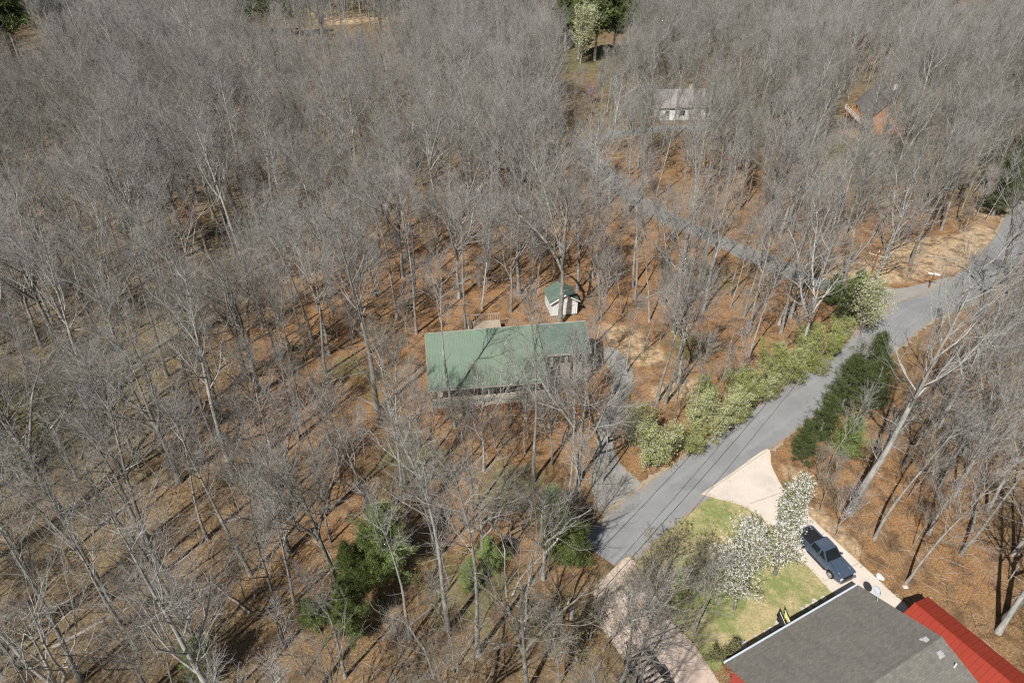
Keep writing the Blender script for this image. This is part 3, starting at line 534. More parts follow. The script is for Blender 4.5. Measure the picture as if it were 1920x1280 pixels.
# ------------------------------------------------------------------ vehicles
def wheel(par, x, y, r=.37, wdt=.25):
    w_ = MB().tube([(0, -wdt/2, 0), (0, -wdt/2+.03, 0), (0, wdt/2-.03, 0), (0, wdt/2, 0)], [r*.9, r, r, r*.9], 20).build('wheel', M['tyre'], par, 0, False); w_.location = (x, y, r)
    s = 1 if y > 0 else -1
    rm = MB().tube([(0, s*(wdt/2-.02), 0), (0, s*(wdt/2+.012), 0)], r*.62, 16).build('rim', M['rim'], w_)
    m = MB()
    for k in range(5): a = 2*math.pi*k/5; m.tube([(r*.18*math.cos(a), s*(wdt/2+.02), r*.18*math.sin(a)), (r*.5*math.cos(a), s*(wdt/2+.02), r*.5*math.sin(a))], .035, 5)
    m.build('spoke', M['chrome'], rm)
def pickup():
    a = at(1507, 1003, .45); b = at(1584, 1083, .45); c = (a+b)/2; d = b-a
    t = empty('pickup_truck', (c[0], c[1], .078), math.atan2(d[1], d[0])); tag(t, 'dark blue pickup truck with open black bed parked on the pink driveway', 'truck')
    # local +x is forward, the truck is 5.4 long and 1.85 wide
    def arch(x0):  return [(x0+.47, .30)]+[(x0+.45*math.cos(q), .37+.45*math.sin(q)) for q in np.linspace(.1, math.pi-.1, 9)]+[(x0-.47, .30)]
    lower = [(2.62, .45), (2.66, .62), (2.60, .88), (2.45, .98), (1.05, 1.06), (.95, 1.06), (-.95, 1.06), (-1.0, 1.04), (-2.66, 1.04), (-2.68, .55), (-2.5, .45)]
    path = lower + arch(-1.72)[::-1] + [(-.9, .30), (.9, .30)] + arch(1.68)[::-1] + [(2.4, .38)]
    body = MB().prism(path, 1, -.90, .90)
    bd = body.build('body', M['paint'], t)
    # cut: the bed is a dark liner tray let into the body top
    MB().box(-2.56, -1.08, -.78, .78, 1.045, 1.052).build('bed_liner', M['black'], t)
    m = MB()
    for y0, y1 in ((-.90, -.79), (.79, .90)): m.box(-2.66, -1.02, y0, y1, 1.05, 1.16)
    m.box(-2.68, -2.57, -.90, .90, 1.05, 1.16); m.build('bed_rail', M['paint'], t, .02)
    m = MB()
    for y in np.arange(-.7, .71, .14): m.box(-2.54, -1.1, y-.02, y+.02, 1.052, 1.07)
    m.build('bed_rib', M['black'], t)
    zb, zt = 1.06, 1.72
    P = lambda x, y, z: (x, y, z)
    cab = MB().add([P(-1.0,-.88,zb),P(1.02,-.88,zb),P(1.02,.88,zb),P(-1.0,.88,zb),P(-.86,-.70,zt),P(.28,-.70,zt),P(.28,.70,zt),P(-.86,.70,zt)], [(0,3,2,1),(4,5,6,7),(0,1,5,4),(1,2,6,5),(2,3,7,6),(3,0,4,7)])
    cb = cab.build('cab', M['paint'], t, .05)
    m = MB()
    for y in (-.45, -.27, -.09, .09, .27, .45): m.box(-.75, -.1, y-.015, y+.015, zt, zt+.02)
    m.build('roof_rib', M['chrome'], cb)
    def pane(nm, q, off):
        c_ = np.mean(np.array(q), 0); q = [tuple(c_+(np.array(p)-c_)*.88+np.array(off)) for p in q]; MB().add(q+[tuple(np.array(p)-np.array(off)*1.2) for p in q], [(0,1,2,3),(7,6,5,4),(0,4,5,1),(1,5,6,2),(2,6,7,3),(3,7,4,0)]).build(nm, M['glass'], cb)
    pane('windshield', [(1.02,-.86,zb),(1.02,.86,zb),(.28,.69,zt),(.28,-.69,zt)], (.022, 0, .022))
    pane('rear_window', [(-1.0,-.80,zb+.1),(-1.0,.80,zb+.1),(-.86,.64,zt),(-.86,-.64,zt)], (-.03, 0, .006))
    for s in (-1, 1):
        pane('side_window', [(.1,s*.86,zb+.06),(.90,s*.86,zb+.06),(.26,s*.70,zt-.02),(.1,s*.70,zt-.02)], (0, s*.03, .008))
        pane('side_window', [(-.92,s*.86,zb+.06),(.02,s*.86,zb+.06),(.02,s*.70,zt-.02),(-.82,s*.70,zt-.02)], (0, s*.03, .008))
        mb = MB().box(.72, .86, min(s*.92, s*1.10), max(s*.92, s*1.10), 1.08, 1.26).build('mirror', M['paint'], t, .03)
        MB().box(2.50, 2.665, min(s*.55, s*.86), max(s*.55, s*.86), .68, .86).build('headlight', M['lamp'], t, .02)
        MB().box(-2.70, -2.6, min(s*.74, s*.905), max(s*.74, s*.905), .62, .95).build('tail_light', M['amber'], t, .02)
        MB().box(-1.0, 1.1, min(s*.90, s*.98), max(s*.90, s*.98), .30, .36).build('running_board', M['black'], t)
        h = MB().tube([(2.42, s*.62, .985), (1.9, s*.60, 1.03), (1.12, s*.52, 1.075)], .035, 6).build('hood_crease', M['paint'], t, 0, True)
        dm = MB().box(.035, .05, s*.903-.004, s*.903+.004, .42, 1.05); dm.box(-.96, -.945, s*.903-.004, s*.903+.004, .42, 1.05); dm.box(.99, 1.005, s*.903-.004, s*.903+.004, .42, 1.05); dm.build('door_gap', M['black'], t)
        MB().box(.12, .28, s*.91-.015, s*.91+.015, .86, .90).build('door_handle', M['chrome'], t)
    MB().box(2.60, 2.69, -.54, .54, .66, .88).build('grille', M['black'], t, .01)
    MB().box(2.55, 2.80, -.90, .90, .40, .60).build('bumper', M['chrome'], t, .05); MB().box(-2.82, -2.66, -.88, .88, .42, .58).build('bumper', M['chrome'], t, .04)
    for x in (1.68, -1.72):
        for y in (.83, -.83): wheel(t, x, y)
pickup()
def car(px, py, rz, mat, lab):
    P = at(px, py); t = empty('parked_car', (P[0], P[1], float(hgt(P[0], P[1]))+.05), R(rz)); tag(t, lab, 'car')
    MB().prism([(-2.2,.35),(-2.25,.8),(-1.7,.92),(-1.2,.95),(1.0,.92),(2.1,.75),(2.2,.4),(1.9,.28),(-1.9,.28)], 1, -.88, .88).build('body', mat, t, .06)
    cb = MB().add([(-1.6,-.8,.93),(1.05,-.8,.9),(1.05,.8,.9),(-1.6,.8,.93),(-1.0,-.62,1.42),(.4,-.62,1.42),(.4,.62,1.42),(-1.0,.62,1.42)], [(0,3,2,1),(4,5,6,7),(0,1,5,4),(1,2,6,5),(2,3,7,6),(3,0,4,7)]).build('cabin', M['glass'], t, .03)
    MB().box(-.98, .38, -.61, .61, 1.40, 1.44).build('roof_panel', mat, cb, .01)
    for x in (-1.35, 1.35):
        for y in (-.8, .8): wheel(t, x, y, .32, .2)
car(1352, 238, 10, M['redcar'], 'dark red car parked by the white walled house'); car(1372, 300, -20, M['redcar'], 'red car half hidden in bare trees below the white house')
# trailer at the lower paved drive
def trailer():
    a = at(1213, 1262); t = empty('utility_trailer', (a[0], a[1]-.6, .08), R(118)); tag(t, 'black open utility trailer on the lower paved drive under a bare tree', 'trailer')
    m = MB(); m.box(-1.8, 1.8, -1.0, -.88, .45, .85); m.box(-1.8, 1.8, .88, 1.0, .45, .85); m.box(-1.8, -1.7, -.88, .88, .45, .60); m.box(1.7, 1.8, -.88, .88, .45, .60); m.build('frame', M['black'], t)
    m = MB()
    for x in np.arange(-1.6, 1.61, .4): m.box(x-.05, x+.05, -.87, .87, .47, .51)
    m.build('deck', M['black'], t); MB().tube([(1.8, -.6, .5), (3.1, 0, .5), (1.8, .6, .5)], .05, 6).build('tongue', M['black'], t)
    for y in (-1.15, 1.15):
        wheel(t, -.2, y, .33, .2); MB().prism([(-.68, .55), (-.5, .78), (.1, .78), (.28, .55), (.2, .55), (.05, .72), (-.45, .72), (-.6, .55)], 1, y-.13, y+.13).build('fender', M['black'], t)
trailer()
# poles and wires
def upole(bx, by, h, rz, lab, transformer=True, arm=True):
    P = at(bx, by); o = empty('utility_pole', (P[0], P[1], 0), R(rz)); tag(o, lab, 'utility pole', 'utility poles along the main road')
    MB().tube([(0, 0, -.3), (0, 0, h)], [.17, .11], 12).build('pole', M['pole'], o)
    if not arm:
        MB().tube([(0, 0, h), (0, 0, h+.25)], [.06, .05], 8).build('insulator', M['insul'], o)
    ca = None if not arm else MB().box(-1.15, 1.15, -.06, .06, h-.55, h-.42).build('crossarm', M['wood'], o)
    for x in (-1.05, 0, 1.05) if arm else (): MB().tube([(x, 0, h-.42 if x else h), (x, 0, h-.15 if x else h+.25)], [.06, .05], 8).build('insulator', M['insul'], ca)
    if transformer:
        tr = MB().tube([(0, .38, h-2.1), (0, .38, h-1.2)], .22, 14).build('transformer', M['metal'], o); MB().tube([(0, .38, h-1.2), (0, .38, h-1.0)], [.06, .03], 8).build('bushing', M['insul'], tr)
    return o
p1 = upole(1055, 1262, 8.8, -38, 'utility pole with grey transformer beside the lower paved drive', True, False)
p2 = upole(1614, 570, 8.0, -38, 'brown utility pole with white insulators at the road junction', False)
def wire(A, B, sag, lab):
    pts = [(A*(1-t)+B*t)-np.array([0, 0, sag*4*t*(1-t)]) for t in np.linspace(0, 1, 17)]
    o = MB().tube(pts, .022, 5).build('power_line', M['wire']); tag(o, lab, 'power line', 'power lines along the main road')
b1 = np.array([*p1.location]); b2 = np.array([*p2.location]); b3 = at(2140, 250); b3[2] = 0
for k, lb in ((-1, 'power line on the lawn side between the two poles'), (1, 'power line on the woods side between the two poles')):
    of = np.array([math.cos(R(-38)), math.sin(R(-38)), 0])*1.05*k
    wire(b1+of+[0, 0, 8.65], b2+of+[0, 0, 7.85], 1.3, lb)
wire(b2+[0, 0, 8.2], b3+[0, 0, 9], 1.6, 'power line running from the junction pole over the sandy bank'); wire(b2+[0, 0, 7.2], b3+[.8, 0, 7.4], 1.8, 'lower power line running from the junction pole over the bank')
# street name cross post
P = at(1741, 540); o = empty('road_sign', (P[0], P[1], 0), R(-25)); tag(o, 'white crossed blades on a short brown post at the junction bank', 'sign')
MB().tube([(0, 0, 0), (0, 0, 2.6)], .09, 8).build('post', M['pole'], o); MB().box(-.75, .75, -.04, .04, 2.2, 2.38).build('blade', M['insul'], o, .01); MB().box(-.05, .05, -.3, .3, 2.42, 2.6).build('blade', M['insul'], o, .01)

# ------------------------------------------------------------------ trees
UP = np.array([0, 0, 1.])
def unit(v): return v/np.maximum(np.linalg.norm(v, axis=-1, keepdims=True), 1e-9)
def sweep(p0, d0, L, r0, r1, K, trop, wander, g):
    N = len(p0); P = np.zeros((N, K+1, 3)); P[:, 0] = p0; d = unit(d0)
    for k in range(1, K+1):
        d = unit(d+UP*trop+g.normal(0, wander, (N, 3))); P[:, k] = P[:, k-1]+d*(L/K)[:, None]
    t = np.linspace(0, 1, K+1)[None]; return P, r0[:, None]*(1-t)+r1[:, None]*t
def spawn(P, Rd, n, t0, t1, ang, lenf, g, angj=.2, rr=.6, tip=False):
    N, K1, _ = P.shape; ids = np.repeat(np.arange(N), n); m = len(ids)
    t = t0+(t1-t0)*(np.tile((np.arange(n)+.5)/n, N)+g.uniform(-.5, .5, m)/n); t = np.clip(t, 0, .999); k = (t*(K1-1)).astype(int); f = t*(K1-1)-k
    a = P[ids, k]; b = P[ids, k+1]; p = a+(b-a)*f[:, None]; tn = unit(b-a)
    az = np.tile(np.arange(n)*2.4, N)+g.uniform(0, 6.28, N).repeat(n)+g.normal(0, .5, m)
    ref = np.where(np.abs(tn[:, 2:]) > .9, np.array([[1., 0, 0]]), np.array([[0, 0, 1.]])); u = unit(np.cross(tn, ref)); v = np.cross(tn, u)
    an = ang+g.normal(0, angj, m); d = tn*np.cos(an)[:, None]+(u*np.cos(az)[:, None]+v*np.sin(az)[:, None])*np.sin(an)[:, None]
    r = (Rd[ids, k]*(1-f)+Rd[ids, k+1]*f); return p, d, lenf(t, ids)*g.uniform(.7, 1.2, m), r*rr, t
def tubes(P, Rd, s):
    N, K1, _ = P.shape; T = np.zeros_like(P); T[:, 1:-1] = P[:, 2:]-P[:, :-2]; T[:, 0] = P[:, 1]-P[:, 0]; T[:, -1] = P[:, -1]-P[:, -2]; T = unit(T)
    m = unit(P[:, -1]-P[:, 0]); ref = np.where(np.abs(m[:, 2:]) > .8, np.array([[1., 0, 0]]), np.array([[0, 0, 1.]]))[:, None].repeat(K1, 1)
    u = unit(np.cross(T, ref)); v = np.cross(T, u); a = np.arange(s)*2*math.pi/s
    V = P[:, :, None]+(u[:, :, None]*np.cos(a)[None, None, :, None]+v[:, :, None]*np.sin(a)[None, None, :, None])*Rd[:, :, None, None]
    i = np.arange(N)[:, None, None]*K1*s+np.arange(K1-1)[None, :, None]*s; k = np.arange(s)[None, None]; k2 = (k+1) % s
    Q = np.stack([i+k, i+k2, i+s+k2, i+s+k], -1).reshape(-1, 4); return V.reshape(-1, 3), Q
def cat(parts):
    V = []; Q = []; b = 0
    for v, q in parts: V.append(v); Q.append(q+b); b += len(v)
    return np.vstack(V), np.vstack(Q)
def bare(seed, h=20, r=.24, cb=.42, spread=4.5, lean=.02, nl=15, ang=.85, twig=1.0, wob=.03, fork=False, fine=1.0, gn=1.0):
    """leafless hardwood: (trunk mesh data, crown mesh data). cb is where the crown starts, spread its half width"""
    g = np.random.default_rng(seed); K = 12
    P0, R0 = sweep(np.zeros((1, 3))-[[0, 0, .3]], np.array([[g.normal(0, lean), g.normal(0, lean), 1]]), np.array([h*(.78 if fork else .96)]), np.array([r]), np.array([r*.14]), K, .03, wob, g)
    R0[:, 0] *= 1.35; R0[0] *= 1-.25*np.linspace(0, 1, K+1)
    trunk = [tubes(P0, R0, 9)]
    lf = lambda t, i: spread*1.25*np.clip(1.12-.75*((t-cb)/(1-cb)), .25, 1.05)*(1+.15*np.sin(t*37+seed))
    p, d, L, r1, t = spawn(P0, R0, nl, cb, .985, ang, lf, g, .16, .52); r1 = np.clip(r1, .035, .16)
    if fork:
        k = 3; L[:k] = h*(1-cb)*.85; r1[:k] = r*.55; d[:k] = unit(d[:k]+UP*.9)
    P1, R1 = sweep(p, d, L, r1, r1*.22, 7, .13/gn, .095*gn, g); trunk.append(tubes(P1, R1, 6))
    # short dead stubs below the crown
    p, d, L, rs, t = spawn(P0, R0, 6, .18, cb, 1.3, lambda t, i: .9+t*1.6, g, .2, .2); Ps, Rs = sweep(p, d, L, np.clip(rs, .015, .04), rs*0+.008, 3, .02, .15, g)
    crown = [tubes(Ps, Rs, 4)]
    l1 = L*0+1; Lp = np.linalg.norm(P1[:, -1]-P1[:, 0], axis=1)
    p, d, L, r2, t = spawn(P1, R1, 6, .15, .98, .56, lambda t, i: Lp[i]*(.66-.34*t)+.3, g, .17, .6); P2, R2 = sweep(p, d, L, np.clip(r2, .018, .06), r2*0+.009, 5, .09/gn, .13*gn, g); trunk.append(tubes(P2, R2, 4))
    L2 = L; p, d, L, r3, t = spawn(P2, R2, int(3.6*fine+.5), .12, .98, .5, lambda t, i: L2[i]*(.55-.20*t)+.25, g, .2, .6); P3, R3 = sweep(p, d, L, np.clip(r3*.8, .008, .014)*twig, r3*0+.0055*twig, 3, .07, .13, g); crown.append(tubes(P3, R3, 3))
    L3 = L; p, d, L, r4, t = spawn(P3, R3, int(3*fine+.5), .1, 1, .45, lambda t, i: L3[i]*.50+.20, g, .22, .7); P4, R4 = sweep(p, d, L, r4*0+.0048*twig, r4*0+.0026*twig, 1, .05, .1, g); crown.append(tubes(P4, R4, 3))
    # leader twigs
    p, d, L, r5, t = spawn(P0, R0, 26, .86, 1, .5, lambda t, i: 1.3+0*t, g, .3, .3); P5, R5 = sweep(p, d, L, r5*0+.014, r5*0+.006, 3, .05, .15, g); crown.append(tubes(P5, R5, 3))
    return cat(trunk), cat(crown), [P1, P2, P3, P4]
VAR = []    # (trunk mesh, crown mesh, height, kind)
SPEC = [  # h, r, cb, spread, nl, ang, fork
    dict(h=22, r=.30, cb=.38, spread=6.4, nl=15, ang=.92, fork=True, gn=1.35), dict(h=24, r=.29, cb=.46, spread=4.8, nl=15, ang=.78), dict(h=21, r=.23, cb=.42, spread=4.9, nl=14, ang=.84, gn=1.2),
    dict(h=19, r=.19, cb=.50, spread=3.4, nl=12, ang=.68), dict(h=23, r=.22, cb=.58, spread=3.2, nl=12, ang=.64), dict(h=17, r=.18, cb=.36, spread=4.9, nl=14, ang=.90, fork=True, gn=1.4),
    dict(h=20, r=.27, cb=.34, spread=6.0, nl=15, ang=.98, fork=True, gn=1.45), dict(h=21, r=.18, cb=.58, spread=2.7, nl=11, ang=.60), dict(h=18, r=.15, cb=.52, spread=2.7, nl=11, ang=.66),
    dict(h=23, r=.33, cb=.38, spread=7.0, nl=17, ang=.95, fork=True, gn=1.25), dict(h=20, r=.19, cb=.40, spread=4.3, nl=14, ang=.72), dict(h=16, r=.14, cb=.38, spread=3.8, nl=13, ang=.85, gn=1.3)]
for i, s in enumerate(SPEC):
    tk, cr, _ = bare(100+i, twig=1.15, wob=.03, **s)
    VAR.append((qmesh('trunk', *tk, M['bark'], True), qmesh('crown', *cr, M['twig']), s['h'], s))
SAP = []
for i, (h, r, cb, sp) in enumerate([(9, .06, .35, 1.7), (11, .075, .45, 1.6), (7, .05, .25, 1.8), (12, .08, .5, 1.8), (8, .06, .3, 2.2)]):
    tk, cr, _ = bare(300+i, h=h, r=r, cb=cb, spread=sp, nl=9, ang=.6, twig=1.2, wob=.06, lean=.08, fine=.8)
    SAP.append((qmesh('sapling', *cat([tk, cr]), M['twig'], True), h))

# zones kept open (photo pixels)
NOBASE = [
    [(1095,1060),(1190,930),(1330,815),(1470,715),(1560,650),(1640,620),(1640,560),(1700,535),(1780,530),(1850,480),(1870,395),(1960,330),(2000,470),(1880,545),(1800,600),(1700,655),(1560,770),(1450,850),(1330,945),(1200,1050)],
    [(1100,1070),(1180,1035),(1320,925),(1445,840),(1500,955),(1720,1150),(1960,1300),(1960,1700),(1180,1700),(1180,1290),(1100,1160)],
    [(785,665),(1110,640),(1130,700),(1060,745),(1060,770),(800,810),(785,760)],
    [(780,600),(1112,575),(1112,690),(785,700)],
    [(1010,545),(1095,545),(1095,605),(1010,605)], GRAVEL,
    [(1560,530),(1560,470),(1700,500),(1760,455),(1880,415),(1880,480),(1760,535)], [(1560,560),(1700,535),(1790,515),(1730,610),(1640,680),(1600,600)],
    [(1225,245),(1330,245),(1330,190),(1225,190)], [(1560,250),(1660,250),(1660,170),(1560,170)], [(1300,240),(1420,240),(1420,180),(1300,180)],
]
CLEAR = [  # (polygon, chance that a tree whose crown hangs over it is kept)
    ([(1095,1060),(1190,930),(1330,815),(1470,715),(1570,640),(1640,600),(1640,650),(1560,770),(1450,850),(1330,945),(1200,1050)], 0), ([(1640,560),(1700,535),(1780,530),(1850,480),(1870,395),(1960,330),(2000,470),(1880,545),(1800,600),(1700,655),(1640,690)], .35), ([(1100,1070),(1180,1035),(1320,925),(1445,840),(1500,955),(1720,1150),(1960,1300),(1960,1700),(1120,1700),(1120,1250)], 0),
    ([(800,612),(1000,600),(1040,720),(800,740)], .10), ([(1005,530),(1095,530),(1095,600),(1005,600)], .25), ([(1120,620),(1200,620),(1200,780),(1150,800)], .85), ([(700,560),(1000,540),(800,620),(700,700),(620,700)], .55),
    ([(1560,540),(1560,470),(1700,500),(1760,440),(1880,400),(1880,480),(1760,535)], .06), ([(1200,880),(1150,760),(1300,700),(1560,560),(1650,600),(1300,880)], .6),
    ([(1235,170),(1320,170),(1320,235),(1235,235)], .7), ([(1570,165),(1660,165),(1660,240),(1570,240)], .28), ([(335,395),(415,395),(415,455),(335,455)], .05), ([(630,950),(790,950),(780,1080),(700,1220),(630,1220)], .12), ([(575,12),(775,24),(775,56),(575,40)], .03), ([(1780,0),(1880,0),(1880,30),(1780,30)], .05), ([(0,0),(75,0),(75,90),(0,90)], 0), ([(1040,0),(1185,0),(1185,60),(1040,60)], .02), ([(450,0),(570,0),(570,30),(450,30)], 0), ([(1470,85),(1505,85),(1505,130),(1470,130)], 0), ([(1050,60),(1120,60),(1120,125),(1050,125)], .12), ([(1150,345),(1540,520),(1530,550),(1120,380)], .6),
]
zone_g = [np.array([at(*p)[:2] for p in z]) for z in NOBASE]
def near_path(P, C, d): return np.min(np.linalg.norm(C[None]-P[:, None], axis=2), axis=1) < d
# key trees: base pixel, variant, scale, rotation, extra lean (towards +x), radius factor, label
KEY = [
    (1049,608,9,1.12,20,0,'massive grey oak with wide crown rising in front of the white shed'),
    (1000,902,7,1.10,80,0,'tall thin straight tree standing before the dark end of the green roof'),
    (873,614,7,.95,140,0,'dark slender trunk growing at the back deck of the green roofed house'),
    (852,800,4,.92,10,-.05,'leaning tree whose trunk crosses the low corner of the green roof'),
    (907,882,5,.85,60,0,'bushy low forked tree before the middle of the porch railing'),
    (1082,905,6,.95,200,0,'pale tree with long white limbs beside the gravel drive entrance'),
    (1066,935,8,1.0,90,0,'thin pale stem beside the white limbed tree by the gravel drive'),
    (1232,754,3,.98,120,0,'tree on the drive side of a close pair above the flowering bush'),
    (1247,756,2,.88,300,.05,'tree on the road side of a close pair above the flowering bush'),
    (1405,667,11,1.0,45,0,'lone tree with pale lower trunk behind the roadside hedge'),
    (1365,660,11,.62,5,0,'short thin tree close behind the roadside hedge'),
    (1591,962,1,1.22,250,.10,'very tall pale leaning tree above the pickup truck, crown over the road'),
    (1699,1092,11,.95,70,.1,'leaning grey tree beside the pale boulder at the driveway'),
    (1640,1010,3,.85,170,.08,'tree leaning out behind the boulder side of the driveway'),
    (1872,1185,2,1.0,110,.05,'thick dark trunk beyond the red metal roof'),
    (1885,1160,6,1.0,210,.08,'stout forked tree next to the thick dark trunk beyond the red roof'),
    (1800,1040,8,1.0,30,.04,'slim tree in the rusty leaves uphill of the red roof'),
    (1157,1300,5,.86,330,.0,'twin stemmed pale tree beside the black trailer, driveway side'),
    (1182,1310,11,.92,100,.0,'second pale stem beside the black trailer'),
    (987,1300,6,.86,15,-.03,'large silver barked tree with spreading limbs at the bottom edge'),
    (896,1225,4,1.0,190,0,'tall straight pale trunk between the cedars and the bottom edge'),
    (823,1044,8,1.08,260,0,'straight slim tree standing uphill of the light green cedar'),
    (705,1017,3,1.0,50,-.04,'slim tree leaning over the top of the light green cedar'),
    (637,1103,0,.88,145,-.04,'broad forked tree standing at the side of the dark green cedar'),
    (534,1211,10,.95,20,-.02,'grey tree below the small dark bush at the bottom'),
    (337,903,9,.92,75,-.02,'big grey trunk throwing a long shadow in the lower woods'),
    (690,665,2,.92,35,0,'grey tree on the bright orange leaves beside the green roof'),
    (1655,500,6,.92,10,.06,'dark forked tree behind the junction utility pole'),
    (1628,458,10,.85,310,0,'grey tree just uphill of the junction utility pole'),
    (1700,450,2,.9,130,.03,'tree at the upper edge of the sandy bank'),
    (1745,430,3,.95,30,.02,'second tree along the upper edge of the sandy bank'),
    (1795,415,8,.95,230,.03,'third tree along the upper edge of the sandy bank'),
    (1300,1190,11,.62,80,0,'small round bare tree on the lower corner of the lawn'),
    (1760,800,6,1.02,160,.04,'wide tree in the roadside wood behind the dark cedars'),
    (1840,700,9,.85,90,.03,'broad tree standing inside the bend of the road'),
    (920,460,1,.95,60,0,'tall tree uphill between the oak and the back deck'),
    (1120,640,11,.8,50,0,'small tree beside the shade-darkened wing of the roof'),
    (960,790,11,.7,250,0,'small twiggy tree close before the porch'),
    (1030,800,5,.72,180,0,'many limbed small tree before the wing of the house'),
]
KEY2 = [(1205,425),(1262,452),(1322,485),(1400,515),(1452,530),(1178,400),(1290,410),(1500,545),(1262,262),(1303,268),(1283,300),(1575,268),(1608,290),(1240,290),(1369,553),(1394,595),(1406,611),(1464,624),(1460,608),(1481,595),(1239,504),(1187,537),(1189,560),(1245,570),(1543,499),(1725,436),(1742,440),(1765,431),(1330,520),(1290,470),(1318,585),(1130,560),(1112,520),(1025,470),(780,560),(745,600),(660,590),(610,700),(585,640),(560,820),(480,800),(440,900),(605,930),(390,1010),(470,1075),(270,1010),(205,1120),(140,1020),(90,1150),(330,1150),(60,930),(250,850),(180,760),(410,700),(330,620),(760,910),(770,1200),(840,1180),(1790,930),(1740,1000),(1850,960),(1900,1040),(1690,880),(1760,910)]
trees = []   # x, y, variant, scale, rot, lean, label
def ok_clear(x, y, z, top, rnd):
    q = proj([[x, y, z+top*.62], [x, y, z+top*.9], [x, y, z+top*.35]])
    for poly, p in CLEAR:
        if inpoly(q, poly).any() and rnd > p: return False
    return True
for (px, py, v, s, rz, ln, lab) in KEY:
    P = at(px, py); trees.append([P[0], P[1], v, s, R(rz), ln, lab])
VEIL = [(1110,988),(1088,955),(1245,250),(1290,262),(1320,258),(1262,285),(1128,905),(930,840),(885,868),(815,880),(985,850),(1062,822),(1092,765),(1142,868),(1108,705),(1150,745),(945,905),(1035,872),(1175,700),(1205,660),(770,790),(745,720),(1120,600),(1165,590)]
for i_, (px, py) in enumerate(VEIL):
    P = at(px, py); trees.append([P[0], P[1], (11, 5, 3, 8)[i_ % 4], .52+.22*((i_*7) % 5)/5, i_*2.3, .03*math.sin(i_), None])
for i_, (px, py) in enumerate(KEY2):
    P = at(px, py); trees.append([P[0], P[1], (3, 7, 4, 8, 10, 2, 7, 5, 1, 8, 3)[i_ % 11], .8+.3*((i_*7) % 10)/10, i_*1.7, .03*math.sin(i_*2.1), None])
NK = len(trees)
class Grid:
    def __init__(s, c): s.c = c; s.d = {}
    def near(s, x, y, r):
        k = int(r//s.c)+1; i, j = int(x//s.c), int(y//s.c)
        return any((a-x)**2+(b-y)**2 < r*r for u in range(i-k, i+k+1) for w_ in range(j-k, j+k+1) for a, b in s.d.get((u, w_), ()))
    def add(s, x, y): s.d.setdefault((int(x//s.c), int(y//s.c)), []).append((x, y))
G = Grid(5)
for t in trees: G.add(t[0], t[1])
def scatter(n_try, spacing, far, yr=(8, 440)):
    out = []; U = rng.uniform(0, 1, (n_try, 4))
    Y = yr[0]+(yr[1]-yr[0])*U[:, 0]**.75; X = (U[:, 1]*2-1)*(Y*.80+32)
    B = np.stack([X, Y], 1); bad = np.zeros(n_try, bool)
    for z in zone_g: bad |= inpoly(B, z)
    for C, d in ((road_g, 4.2), (side_g, 3.4)): bad |= near_path(B, C, d)
    for i in np.nonzero(~bad)[0]:
        x, y = B[i]
        if G.near(x, y, spacing(x, y)*(1 if far is not None else .5+.85*((x*12.9898+y*78.233) % 1.0))): continue
        out.append((x, y, U[i, 2], U[i, 3])); G.add(x, y) if far is None else None
        if far is not None: far.add(x, y)
    return out
dens = lambda x, y: 6.05+.8*math.sin(x*.07+2)*math.cos(y*.06)+(.4 if (x > -22 and y < 120) else 0)-min(max((y-110)/90, 0), 1)*.7
for (x, y, a, b) in scatter(90000, dens, None):
    v = int(a*12) % 12; s = .58+.52*b**.8; z = float(hgt(x, y))
    if v in (3, 7, 8) and rng.random() < .4: v = (0, 6, 9, 10, 5)[int(b*4.99)]
    if not ok_clear(x, y, z, VAR[v][2]*s, rng.random()):
        continue
    trees.append([x, y, v, s, rng.uniform(0, 6.28), rng.normal(0, .02), None])
print('mature trees', len(trees))
# understorey
G2 = Grid(3); saps = []
for (x, y, a, b) in scatter(5200, lambda x, y: 2.2, G2, (20, 260)):
    v = int(a*5) % 5; s = .65+.5*b; z = float(hgt(x, y)); m_ = math.sin(x*.05)*math.sin(y*.04+1)
    if m_ < -.25 and rng.random() < .6: continue
    if not ok_clear(x, y, z, SAP[v][1]*s, rng.random()): continue
    saps.append([x, y, v, s, rng.uniform(0, 6.28)])
print('saplings', len(saps))

# ---- labels that single out each near tree by the mark it stands nearest to
MARK = {'the white shed': (1055,580), 'the green roofed house': (940,690), 'the grey oak': (1049,608), 'the back deck': (903,606), 'the gravel drive': (1130,760), 'the flowering bush': (1215,840), 'the roadside hedge': (1350,780),
    'the junction pole': (1614,570), 'the sandy bank': (1800,470), 'the lone dark conifer': (1880,350), 'the dark roadside cedars': (1590,740), 'the pickup truck': (1553,1040), 'the red roof': (1810,1200), 'the light green cedar': (720,1020),
    'the dark green cedar': (660,1130), 'the small dark cedar': (590,1170), 'the corner cedar': (395,1262), 'the orange leaved tree': (375,440), 'the mossy clearing': (85,780), 'the bright sandy scrape': (585,1012), 'the little green bush': (760,575),
    'the lower drive cedars': (1040,1010), 'the side road': (1330,450), 'the side road bend': (1150,345), 'the white walled house': (1278,225), 'the log cabin': (1600,235), 'the wooded slope corner': (40,1180), 'the upper woods edge': (60,400),
    'the dense middle woods': (620,330), 'the woods above the house': (880,380), 'the fallen log pile': (180,980), 'the mossy hollow': (560,640), 'the rusty leaf slope': (1800,980), 'the road bend': (1840,560), 'the transformer pole': (1055,1262)}
MK = {k: at(*v)[:2] for k, v in MARK.items()}
ORD = 'first second third fourth fifth sixth seventh eighth ninth tenth eleventh twelfth thirteenth fourteenth fifteenth sixteenth seventeenth eighteenth nineteenth twentieth twenty-first twenty-second twenty-third twenty-fourth twenty-fifth twenty-sixth twenty-seventh twenty-eighth'.split()
